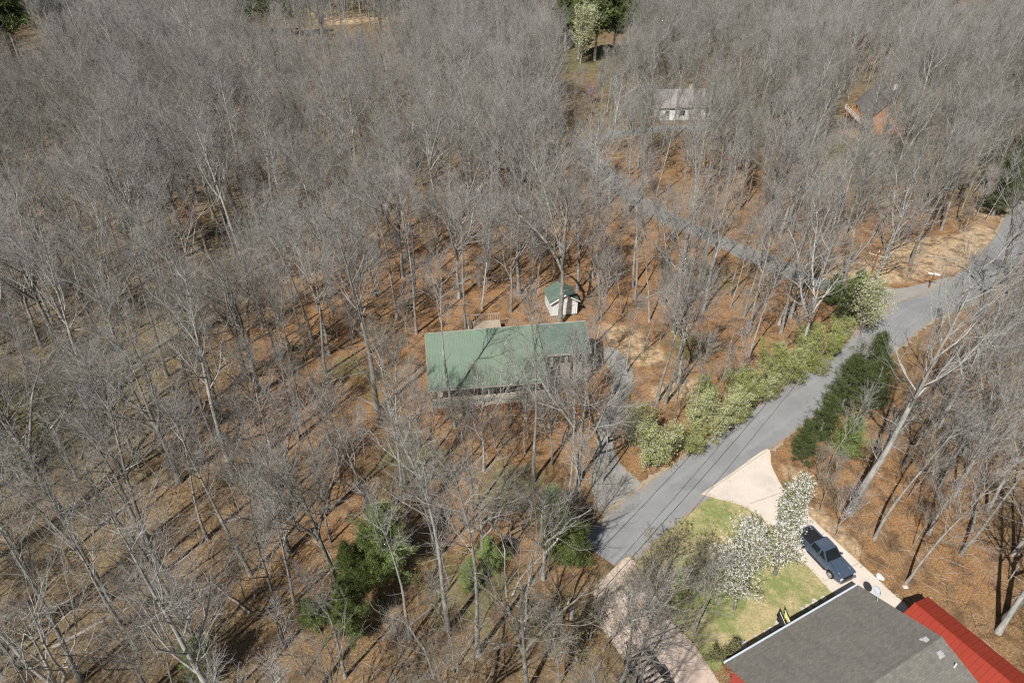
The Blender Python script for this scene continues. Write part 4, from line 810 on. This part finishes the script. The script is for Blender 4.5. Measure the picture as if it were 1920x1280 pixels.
def roadx(y): i = int(np.argmin(np.abs(road_g[:, 1]-y))); return road_g[i, 0]
def locate(items, noun):
    cells = {}
    for it in items:
        P = np.array(it['p']); k = min(MK, key=lambda q: np.linalg.norm(MK[q]-P)); d = P-MK[k]; a = math.degrees(math.atan2(d[0], d[1]))
        side = 1 if P[0] < roadx(P[1]) else -1
        sec = 'behind' if abs(a) < 45 else 'before' if abs(a) > 135 else ('on the road side of' if (a > 0) == (side > 0) else 'on the far side from the road of')
        cells.setdefault((k, sec), []).append((float(np.linalg.norm(d)), it))
    for (k, sec), L in cells.items():
        L.sort(key=lambda q: q[0])
        for i, (_, it) in enumerate(L):
            pos = {'behind': 'out behind '+k, 'before': 'out before '+k, 'on the road side of': 'from '+k+' towards the road', 'on the far side from the road of': 'from '+k+' away from the road'}[sec]
            it['label'] = f"{it['look']} {noun}, {ORD[min(i, 27)]} {pos}"
# individuals: the ones that show largest
TX = np.array([[t[0], t[1]] for t in trees]); TZ = hgt(TX[:, 0], TX[:, 1]); TH = np.array([VAR[t[2]][2]*t[3] for t in trees])
mid = proj(np.column_stack([TX, TZ+TH*.55])); top = proj(np.column_stack([TX, TZ+TH*.9]))
infr = lambda q, m: (q[:, 0] > m) & (q[:, 0] < 1920-m) & (q[:, 1] > m) & (q[:, 1] < 1280-m)
vis = infr(mid, 5) | infr(top, 5)
dist = np.sqrt(TX[:, 0]**2+TX[:, 1]**2+(H-TH*.5)**2)/TH*18; dist[~vis] = 1e9
for i, t in enumerate(trees):
    if i < NK: dist[i] = 0
order = np.argsort(dist); near_id = [int(i) for i in order[:298]]
infos = []
for i in near_id:
    t = trees[i]; v = SPEC[t[2]]
    look = ('broad' if v['spread'] > 4.5 else 'narrow' if v['spread'] < 2.85 else 'rounded')+(' tall' if TH[i] > 20.5 else ' low' if TH[i] < 15.5 else '')+(' forked' if v.get('fork') else '')
    infos.append(dict(p=(t[0], t[1]), look=look, i=i))
locate([q for q in infos if not trees[q['i']][6]], 'bare tree')
first = {}
for q in infos:
    t = trees[q['i']]; lab = t[6] or q['label']; v = t[2]
    root = empty('bare_tree', (t[0], t[1], float(TZ[q['i']])), 0); root.rotation_euler = (rng.normal(0, .015), t[5], 0); root.scale = (t[3],)*3
    tag(root, lab, 'tree', 'bare hardwood trees of the woods')
    if v not in first:
        a = link('trunk', VAR[v][0], root); b = link('crown', VAR[v][1], root); first[v] = (a, b)
    else:
        a = first[v][0].copy(); b = first[v][1].copy(); COL.objects.link(a); COL.objects.link(b); a.parent = root; b.parent = root
    a.rotation_euler = (0, 0, t[4]); b.rotation_euler = (0, 0, t[4])
# near saplings
SX = np.array([[s[0], s[1]] for s in saps]); SZ = hgt(SX[:, 0], SX[:, 1]); sm = proj(np.column_stack([SX, SZ+4])); sv_ = infr(sm, 5); sdist = np.linalg.norm(SX, axis=1); sdist[~sv_] = 1e9
so = [int(i) for i in np.argsort(sdist)[:130]]; si = [dict(p=saps[i][:2], look=['slender', 'thin tall', 'spindly', 'thin straight', 'bushy'][saps[i][2]], i=i) for i in so]; locate(si, 'bare sapling'); firsts = {}
for q in si:
    s = saps[q['i']]; v = s[2]
    if v not in firsts: o = link('sapling', SAP[v][0]); firsts[v] = o
    else: o = firsts[v].copy(); COL.objects.link(o)
    o.location = (s[0], s[1], float(SZ[q['i']])); o.rotation_euler = (0, 0, s[4]); o.scale = (s[3],)*3; tag(o, q['label'], 'sapling', 'bare saplings under the trees')

# ---- the rest of the woods, one object of instances
def woods(name, pts, protos, lab):
    me = bpy.data.meshes.new(name); me.from_pydata([p[:3] for p in pts], [], [])
    for an, k, ty in (('vid', 3, 'INT'), ('scl', 4, 'FLOAT'), ('rz', 5, 'FLOAT'), ('ln', 6, 'FLOAT')):
        A = me.attributes.new(an, ty, 'POINT'); A.data.foreach_set('value', [int(p[k]) if ty == 'INT' else float(p[k]) for p in pts])
    o = link(name, me); ng = bpy.data.node_groups.new(name, 'GeometryNodeTree'); N = ng.nodes; Lk = ng.links
    ng.interface.new_socket('Geometry', in_out='INPUT', socket_type='NodeSocketGeometry'); ng.interface.new_socket('Geometry', in_out='OUTPUT', socket_type='NodeSocketGeometry')
    gi_ = N.new('NodeGroupInput'); go = N.new('NodeGroupOutput'); ip = N.new('GeometryNodeInstanceOnPoints'); jn = N.new('GeometryNodeJoinGeometry')
    for pr in protos[::-1]:
        j = N.new('GeometryNodeJoinGeometry')
        for ob in pr:
            oi = N.new('GeometryNodeObjectInfo'); oi.inputs['Object'].default_value = ob; oi.transform_space = 'ORIGINAL'; Lk.new(oi.outputs['Geometry'], j.inputs[0])
        gi2 = N.new('GeometryNodeGeometryToInstance'); Lk.new(j.outputs[0], gi2.inputs[0]); Lk.new(gi2.outputs[0], jn.inputs[0])
    def attr(nm, ty):
        a = N.new('GeometryNodeInputNamedAttribute'); a.data_type = ty; a.inputs[0].default_value = nm; return a.outputs[0]
    Lk.new(gi_.outputs[0], ip.inputs['Points']); Lk.new(jn.outputs[0], ip.inputs['Instance']); ip.inputs['Pick Instance'].default_value = True
    Lk.new(attr('vid', 'INT'), ip.inputs['Instance Index']); cx = N.new('ShaderNodeCombineXYZ'); Lk.new(attr('ln', 'FLOAT'), cx.inputs[1]); Lk.new(attr('rz', 'FLOAT'), cx.inputs[2])
    Lk.new(cx.outputs[0], ip.inputs['Rotation']); sx = N.new('ShaderNodeCombineXYZ'); s_ = attr('scl', 'FLOAT')
    for k in range(3): Lk.new(s_, sx.inputs[k])
    Lk.new(sx.outputs[0], ip.inputs['Scale']); Lk.new(ip.outputs[0], go.inputs[0])
    md = o.modifiers.new('instances', 'NODES'); md.node_group = ng; return tag(o, lab, 'woodland', kind='stuff')
nid = set(near_id); vs = sorted(first); idx = {v: k for k, v in enumerate(vs)}
pts = [(t[0], t[1], float(TZ[i]), idx.get(t[2], 0), t[3], t[4], t[5]) for i, t in enumerate(trees) if i not in nid]
woods('woodland', pts, [first[v] for v in vs], 'far hardwood forest of grey leafless crowns behind and around the nearer trees')
ss = set(so); vk = sorted(firsts); ix = {v: k for k, v in enumerate(vk)}
pts = [(s[0], s[1], float(SZ[i]), ix[s[2]], s[3], s[4], 0) for i, s in enumerate(saps) if i not in ss]
woods('understorey', pts, [(firsts[v],) for v in vk], 'thin leafless saplings filling the far forest between the trunks')

# ---- leafy plants
def cards(P, g, size, up=.3, aspect=1.6, out=None, wd=1.0):
    """small separate leaf sprays at points P"""
    n = len(P); a = unit(g.normal(0, 1, (n, 3))+UP*up+(0 if out is None else out)); b = wd*unit(np.cross(a, g.normal(0, 1, (n, 3)))); s = size*g.uniform(.55, 1.3, (n, 1))
    V = np.stack([P-b*s*.5, P+a*s*aspect*.55-b*s*.12, P+a*s*aspect, P+b*s*.5+a*s*.3], 1).reshape(-1, 3); Q = np.arange(4*n).reshape(n, 4); return V, Q
def conifer(seed, h, w_, n, size, mat, kind='cedar'):
    g = np.random.default_rng(seed); K = 8
    P0, R0 = sweep(np.zeros((1, 3)), np.array([[0, 0, 1.]]), np.array([h]), np.array([h*.018+.05]), np.array([.02]), K, .1, .02, g); nb = int(h*(9 if kind == 'cedar' else 5))
    c0 = .04 if kind == 'cedar' else .35
    prof = (lambda t, i: w_*np.clip(1.12*np.sin(np.clip((1.05-t)*1.9, 0, 1.57))**1.1, .08, 1)*(.9+.25*np.sin(i*0+t*51))) if kind == 'cedar' else (lambda t, i: w_*(np.clip(1.25-t, .2, .8)))
    p, d, L, r1, t = spawn(P0, R0, nb, c0, .99, 1.15 if kind == 'cedar' else 1.35, prof, g, .2, .35)
    P1, R1 = sweep(p, d, L, np.clip(r1, .01, .05), r1*0+.006, 5, .10, .10, g)
    p, d, L2, r2, t2 = spawn(P1, R1, 6, .25, 1, .7, lambda t, i: L[i]*.38+.1, g, .2, .6); P2, R2 = sweep(p, d, L2, r2*0+.008, r2*0+.004, 2, .08, .15, g)
    tk = cat([tubes(P0, R0, 8), tubes(P1, R1, 4)]); A = P2.reshape(-1, 3); A = A[g.integers(0, len(A), n)]; A2 = P1[:, 2:].reshape(-1, 3); A2 = A2[g.integers(0, len(A2), n//3)]
    P = np.vstack([A, A2])+g.normal(0, .13 if kind == 'cedar' else .16, (n+n//3, 3)); P = P[P[:, 2] > .1]
    ax = unit(P*[1, 1, 0])*.8; V, Q = cards(P, g, size, .6, 2.3, ax, .42); return qmesh('trunk', *tk, M['bark'], True), qmesh('crown', V, Q, mat)
def leafy(seed, h, w_, n, size, lmat, fn=0, fsize=.1, fmat=None, stems=1, cb=.12, shape='egg', drop=None):
    g = np.random.default_rng(seed); st = []
    for k in range(stems):
        a = g.uniform(0, 6.28); off = (0 if stems == 1 else w_*.45); P0, R0 = sweep(np.array([[off*math.cos(a), off*math.sin(a), 0]]), np.array([[.25*math.cos(a)*(stems > 1), .25*math.sin(a)*(stems > 1), 1.]]), np.array([h*g.uniform(.8, 1)]), np.array([.03+h*.011]), np.array([.012]), 8, .08, .06, g); st.append((P0, R0))
    P0 = np.concatenate([a for a, b in st]); R0 = np.concatenate([b for a, b in st]); W = w_ if stems == 1 else w_*.6
    lf = lambda t, i: W*np.clip(np.sin(np.clip((1.08-t)/(1.08-cb), 0, 1)*2.5)+.25, .22, 1.1)
    p, d, L, r1, t = spawn(P0, R0, int(h*4/stems)+6, cb, .98, .72, lf, g, .2, .5); P1, R1 = sweep(p, d, L, np.clip(r1, .015, .05), r1*0+.008, 5, .16, .12, g)
    p, d, L2, r2, t = spawn(P1, R1, 9, .1, 1, .65, lambda t, i: L[i]*(.5-.2*t)+.12, g, .25, .6); P2, R2 = sweep(p, d, L2, np.clip(r2*.8, .007, .016), r2*0+.005, 3, .12, .15, g)
    p, d, L3, r3, t = spawn(P2, R2, 5, .1, 1, .6, lambda t, i: L2[i]*.4+.1, g, .25, .6); P3, R3 = sweep(p, d, L3, r3*0+.006, r3*0+.003, 2, .1, .15, g)
    wood = cat([tubes(P0, R0, 8), tubes(P1, R1, 5)]); fine = cat([tubes(P2, R2, 3), tubes(P3, R3, 3)])
    T = P3[:, 1:].reshape(-1, 3); out = [('trunk', qmesh('trunk', *wood, M['bark'], True)), ('crown', qmesh('crown', *fine, M['brush']))]
    if n: P = T[g.integers(0, len(T), n)]+g.normal(0, .09, (n, 3)); V, Q = cards(P, g, size, .3); out.append(('foliage', qmesh('foliage', V, Q, lmat)))
    if fn:
        ti = P3[:, -1]; P = ti[g.integers(0, len(ti), fn)]+g.normal(0, .05, (fn, 3)); V, Q = [], []
        # a blossom cluster is three crossed small petals
        vs_ = [cards(P, g, fsize, .6, .9) for _ in range(2)]; V, Q = cat(vs_); out.append(('blossom', qmesh('blossom', V, Q, fmat)))
    return out
def plant(name, px, py, parts, lab, cat_, group=None, s=1, rz=0, lean=(0, 0), z0=None):
    P = at(px, py); o = empty(name, (P[0], P[1], float(hgt(P[0], P[1])))); o.rotation_euler = (lean[0], lean[1], rz); o.scale = (s,)*3; tag(o, lab, cat_, group)
    for nm, me in parts: link(nm, me, o)
    return o
cedA = conifer(1, 9, 2.2, 24000, .115, M['cedar']); cedB = conifer(2, 7, 2.2, 15000, .11, M['lightgreen']); cedC = conifer(3, 11, 2.8, 30000, .125, M['cedar']); dkA = conifer(6, 9, 2.5, 26000, .115, M['darkcedar']); dkC = conifer(7, 11, 3.0, 34000, .125, M['darkcedar']); pinA = conifer(4, 20, 4.6, 30000, .36, M['pine'], 'pine'); cedD = conifer(5, 5, 1.5, 14000, .11, M['cedar'])
T2 = lambda c: [('trunk', c[0]), ('crown', c[1])]
gc = 'evergreen cedars among the bare trees'
for (px, py, c, s, rz, lab) in [
    (662,1192,cedC,.66,0,'dark green cedar, the largest conifer in the lower woods'), (668,1112,cedA,.72,2,'dark cedar just behind the largest conifer of the lower woods'),
    (735,1080,cedB,1.25,1,'light green feathery cedar behind the dark pair'), (700,1088,cedB,.9,3,'smaller light green cedar touching the feathery one'), (590,1178,cedD,.72,0,'small dark round cedar standing apart at the lower woods'),
    (395,1275,cedB,.72,1,'light green cedar at the bottom edge'), (1045,1048,cedA,.85,2,'dark cedar at the end of the road by the lower drive'), (1075,1055,cedD,1.0,4,'short dark cedar touching the road end'), (1030,985,cedB,.75,3,'light green cedar tangled in bare limbs by the gravel drive'),
    (880,1108,cedB,.55,4,'low faint green cedar between tall pale trunks'), (920,1070,cedB,.62,2,'faint green cedar beside the tall pale trunk'), (762,580,cedD,.3,0,'tiny green bush on the orange leaves behind the house'),
    (1500,866,dkA,.58,1,'dark cedar at the downhill end of the roadside evergreens'), (1532,828,dkC,.56,2,'second dark cedar along the road edge'), (1580,862,cedB,.8,5,'lighter green cedar behind the roadside dark ones'), (1574,776,dkC,.72,5,'tallest dark cedar along the road edge'), (1625,770,dkA,.8,0,'dark cedar set back from the roadside line'), (1612,722,dkA,.85,4,'narrow dark cedar at the junction end of the roadside line'),
    (1555,573,cedD,.95,1,'upright cedar at the side road corner'), (1578,605,dkA,.62,4,'cedar beside the pale blossoming tree at the junction'), (1595,575,cedD,1.1,2,'bushy cedar behind the pale blossoming tree'),
    (1860,405,dkC,1.0,3,'large dark conifer on the outer bend of the road'), (1895,380,dkC,1.15,5,'taller dark conifer further round the road bend'), (1925,330,dkC,1.3,1,'dark conifer cut by the picture edge at the road bend'),
    (1487,150,cedA,1.5,2,'lone green cedar among far grey crowns'), (1245,505,cedD,.5,2,'little green cedar beside the side road')]:
    plant('cedar_tree', px, py, T2(c), lab, 'cedar', gc, s, rz)
gp = 'far pines on the upper edge'
for (px, py, s, rz, lab) in [(8,158,2.0,0,'dense dark pine in the upper corner beside the frame edge'),(46,152,1.8,1,'dark pine second from the upper corner'),(-25,140,1.4,2,'dark pine half outside the upper corner'),(35,105,1.3,3,'dark pine at the back of the corner clump'),
    (1085,108,1.05,1,'dark pine, first of the upper middle clump'),(1115,112,1.15,2,'dark pine, tallest of the upper middle clump'),(1150,106,.95,4,'dark pine, last of the upper middle clump'),(1060,92,1.0,5,'dark pine at the back of the upper middle clump'),(1185,90,.9,3,'dark pine standing slightly off the middle clump'),
    (470,78,1.0,1,'dark pine before the sandy track, first of a row'),(508,82,1.0,2,'dark pine before the sandy track, second of a row'),(548,80,.9,3,'dark pine before the sandy track, third of a row'),(800,42,.9,4,'dark pine at the top beyond the sandy track'),(840,40,.9,6,'dark pine next to the one beyond the sandy track')]:
    plant('pine_tree', px, py, T2(pinA), lab, 'pine', gp, s, rz)
pear = leafy(21, 8.4, 1.95, 5000, .09, M['oliveleaf'], 10500, .06, M['petals']); pear2 = leafy(22, 8.6, 1.1, 4200, .09, M['oliveleaf'], 7500, .06, M['petals'])
plant('blossoming_pear', 1377, 1143, pear, 'round pear tree covered in white blossom on the lawn', 'pear tree', None, 1.22, 0, (0, 0))
plant('blossoming_pear', 1452, 1077, pear2, 'narrow white blossoming pear tree between lawn and parked truck', 'pear tree', None, 1.5, 1, (-.03, .06))
pale = leafy(23, 7.5, 3.2, 4500, .10, M['shrubleaf'], 5500, .10, M['petals2'])
plant('blossoming_tree', 1612, 628, pale, 'cream blossoming tree among cedars at the road junction', 'flowering tree', None, 1.0)
plant('blossoming_tree', 1088, 118, pale, 'cream blossoming tree far off beside the grey house', 'flowering tree', None, 1.9, 2)
sb = [leafy(30+i, 5.0, 2.1, 9500, .078, M['shrubleaf'], fn, .075, M['petals2'], 6, .05) for i, fn in enumerate((1400, 5500, 500))]
gs = 'roadside flowering shrubs'
for (px, py, k, s, lab) in [(1218,862,1,1.18,'large round shrub with white blossom at the gravel drive corner'),(1192,835,1,.72,'small white flowered shrub behind the corner shrub'),(1318,822,1,.95,'first shrub of the roadside hedge, green and white'),(1352,792,1,.95,'second shrub of the roadside hedge'),(1330,770,2,.85,'shrub tucked behind the second hedge shrub'),(1398,762,0,.92,'third shrub of the roadside hedge, mid way'),(1378,742,0,.8,'yellow green shrub behind the third one'),
    (1430,705,2,.85,'upright bright green shrub in the middle hedge'),(1482,718,0,.85,'fourth roadside shrub, green and open'),(1512,685,0,.9,'fifth roadside shrub towards the junction'),(1545,668,2,.8,'sixth roadside shrub towards the junction'),(1508,655,0,.75,'pale green shrub behind the fifth one'),(1568,640,0,.7,'last pale shrub before the junction cedars'),(1455,745,2,.6,'low shrub on the verge between third and fourth'),(1295,850,0,.7,'lowest shrub of the hedge at the road edge'),(1375,800,2,.62,'small shrub leaning on the verge beside the second'),(1420,748,1,.7,'shrub filling the hedge between third and fourth'),(1450,722,0,.8,'open yellow green shrub mid hedge'),(1530,702,2,.6,'low shrub at the road edge near the junction'),(1475,690,1,.7,'cream flowered shrub at the back of the hedge')]:
    plant('flowering_shrub', px, py, sb[k], lab, 'shrub', gs, s, px*.1)
tw = leafy(40, 3.4, 2.2, 500, .12, M['oliveleaf'], 0, 0, None, 6, .1)
plant('bare_shrub', 1190, 1160, tw, 'grey twiggy shrub over the lower paved drive edge', 'shrub', None, 1.2); plant('bare_shrub', 1105, 1225, tw, 'olive twiggy shrub beside the lower paved drive', 'shrub', None, 1.2, 2); plant('bare_shrub', 1262, 1110, tw, 'dense grey shrub on the lawn beside the paved drive', 'shrub', None, 1.5, 1)
plant('evergreen_shrub', 1352, 1236, leafy(41, 1.6, 1.1, 2500, .09, M['oliveleaf'], 0, 0, None, 5), 'olive shrub at the near corner of the grey roofed house', 'shrub')
plant('red_shrub', 1388, 1275, leafy(42, 2.0, 1.1, 1600, .11, M['redleaf'], 0, 0, None, 5), 'rusty red shrub by the wall of the grey roofed house', 'shrub')
orl = leafy(43, 9, 3.2, 6000, .2, M['orangeleaf']); rdl = leafy(44, 12, 3.0, 3500, .2, M['redleaf'])
for (px, py, s, rz, lab) in [(374,466,.75,0,'orange leaved beech in the left woods'),(1330,320,.4,1,'small orange leaved beech behind the side road')]: plant('orange_tree', px, py, orl, lab, 'beech', None, s, rz)
for (px, py, s, rz, lab) in [(1625,45,1.0,0,'red budding maple at the top of the woods'),(1600,118,.8,1,'red budding maple below the topmost one'),(1372,278,.5,2,'dark red bush before the white walled house'),(1480,75,.7,3,'rusty budding maple near the lone far cedar')]: plant('red_maple', px, py, rdl, lab, 'maple', None, s, rz)
plant('redbud_tree', 1108, 195, leafy(45, 4, 1.8, 1300, .14, M['pinkleaf']), 'pink redbud near the bend of the side road', 'redbud')
# ---- fallen logs
def fallen(px, py, L_, rz, r=.12, lab=''):
    P = at(px, py); g = np.random.default_rng(int(px*7+py)); z = float(hgt(P[0], P[1]))
    A, Rr = sweep(np.array([[0, 0, r*.8]]), np.array([[1, 0, 0.]]), np.array([L_]), np.array([r]), np.array([r*.4]), 7, 0, .07, g); A[0, :, 2] = r*.8; parts = [tubes(A, Rr, 8)]
    p, d, L, r1, t = spawn(A, Rr, 5, .45, 1, .7, lambda t, i: L_*.25+0*t, g, .2, .5); B, Rb = sweep(p, unit(d*[1, 1, .3]+[0, 0, .1]), L, np.clip(r1, .02, .06), r1*0+.01, 4, 0, .15, g); parts.append(tubes(B, Rb, 5))
    o = link('fallen_log', qmesh('fallen_log', *cat(parts), M['log'], True)); o.location = (P[0], P[1], z); o.rotation_euler = (0, 0, R(rz)); tag(o, lab, 'log', 'fallen logs on the forest floor')
LG = []
for (px, py, L_, rz) in [(880,535,7,10),(610,720,6,40),(230,790,7,150),(180,985,8,60),(95,1210,9,35),(640,1180,5,120),(420,980,6,20),(500,690,7,75),(330,560,8,15),(560,470,8,160),(760,1180,5,50),(470,1150,6,140),(1210,560,6,30),(1330,560,5,100),(1440,430,7,20),(1750,900,7,60),(1690,870,6,35),(1820,1000,8,50),(880,1000,6,30),(740,770,5,160),(60,640,9,30),(150,860,6,110),(1740,480,5,-20),(1240,430,6,45),(960,1120,6,70),(290,1080,6,30)]:
    LG.append(dict(p=at(px, py)[:2], look='short pale' if L_ < 6 else 'pale' if L_ < 8 else 'long pale', a=(px, py, L_, rz)))
locate(LG, 'fallen log')
for q in LG: fallen(*q['a'], .11+.012*(q['a'][2]-5), q['label'])
# ---- brush and litter sticks on the woodland floor, uncountable
def brushwood():
    g = np.random.default_rng(77); n = 6000; Y = 24+170*g.random(n)**.8; X = (g.random(n)*2-1)*(Y*.80+16); B = np.stack([X, Y], 1); bad = np.zeros(n, bool)
    for z in zone_g: bad |= inpoly(B, z)
    for C, d in ((road_g, 3.6), (side_g, 2.8)): bad |= near_path(B, C, d)
    cl = np.sin(X*.09+1)*np.sin(Y*.11)+.5*np.sin(X*.31)*np.sin(Y*.27); bad |= cl < g.normal(.15, .4, n)
    B = B[~bad]; n = len(B); Z = hgt(B[:, 0], B[:, 1]); k = 7; c = np.repeat(np.column_stack([B, Z]), k, 0)+np.column_stack([g.normal(0, .35, (n*k, 2)), np.zeros(n*k)])
    d = unit(np.column_stack([g.normal(0, .45, (n*k, 2)), np.ones(n*k)])); L = g.uniform(.7, 2.4, n*k); P, Rr = sweep(c, d, L, np.full(n*k, .013), np.full(n*k, .006), 3, .02, .16, g); a = tubes(P, Rr, 3)
    p, d, L, r, t = spawn(P, Rr, 4, .3, 1, .7, lambda t, i: .5+0*t, g); P2, R2 = sweep(p, d, L, r*0+.008, r*0+.004, 1, .05, .1, g)
    tag(link('undergrowth', qmesh('undergrowth', *cat([a, tubes(P2, R2, 3)]), M['brush'])), 'grey brown leafless brush over the forest floor', 'undergrowth', kind='stuff')
    # dead sticks lying about
    n = 5500; Y = 24+130*g.random(n)**.8; X = (g.random(n)*2-1)*(Y*.78+14); B = np.stack([X, Y], 1); bad = np.zeros(n, bool)
    for z in zone_g[:2]+zone_g[5:6]: bad |= inpoly(B, z)
    for C, d in ((road_g, 3.3), (side_g, 2.5)): bad |= near_path(B, C, d)
    B = B[~bad]; n = len(B); Z = hgt(B[:, 0], B[:, 1])+.04; a = g.uniform(0, 6.28, n); P, Rr = sweep(np.column_stack([B, Z]), np.column_stack([np.cos(a), np.sin(a), np.zeros(n)+.01]), g.uniform(.6, 3, n), g.uniform(.015, .04, n), np.full(n, .008), 3, 0, .0, g)
    tag(link('fallen_twigs', qmesh('fallen_twigs', *tubes(P, Rr, 4), M['log'])), 'pale dead sticks littering the brown leaves', 'twigs', kind='stuff')
brushwood()
def tufts():
    g = np.random.default_rng(5); B = []
    for poly in (LAWN, DRIVE, DRIVE2, GRAVEL):
        C = dense([np.array(at(*p)[:2]) for p in poly]+[np.array(at(*poly[0])[:2])], 12); k = g.integers(0, len(C), 700); B.append(C[k]+g.normal(0, .10, (700, 2)))
    for C, w_ in ((road_g, 2.6), (side_g, 2.3)):
        k = g.integers(1, len(C)-1, 1500); d = C[k+1]-C[k-1]; d /= np.linalg.norm(d, axis=1)[:, None]; nn = np.stack([d[:, 1], -d[:, 0]], 1)*np.where(g.random(len(k)) < .5, 1, -1)[:, None]; B.append(C[k]+nn*(w_+g.normal(.05, .16, (len(k), 1))))
    B = np.vstack(B); n = len(B); k = 5; P = np.repeat(np.column_stack([B, np.full(n, .06)]), k, 0); P[:, :2] += g.normal(0, .07, (n*k, 2)); V, Q = cards(P, g, .055, .8, 1.6)
    tag(link('edge_grass', qmesh('edge_grass', V, Q, M['drygrass'])), 'dry grass tufts and leaves along the road and driveway edges', 'grass', kind='stuff')
tufts()
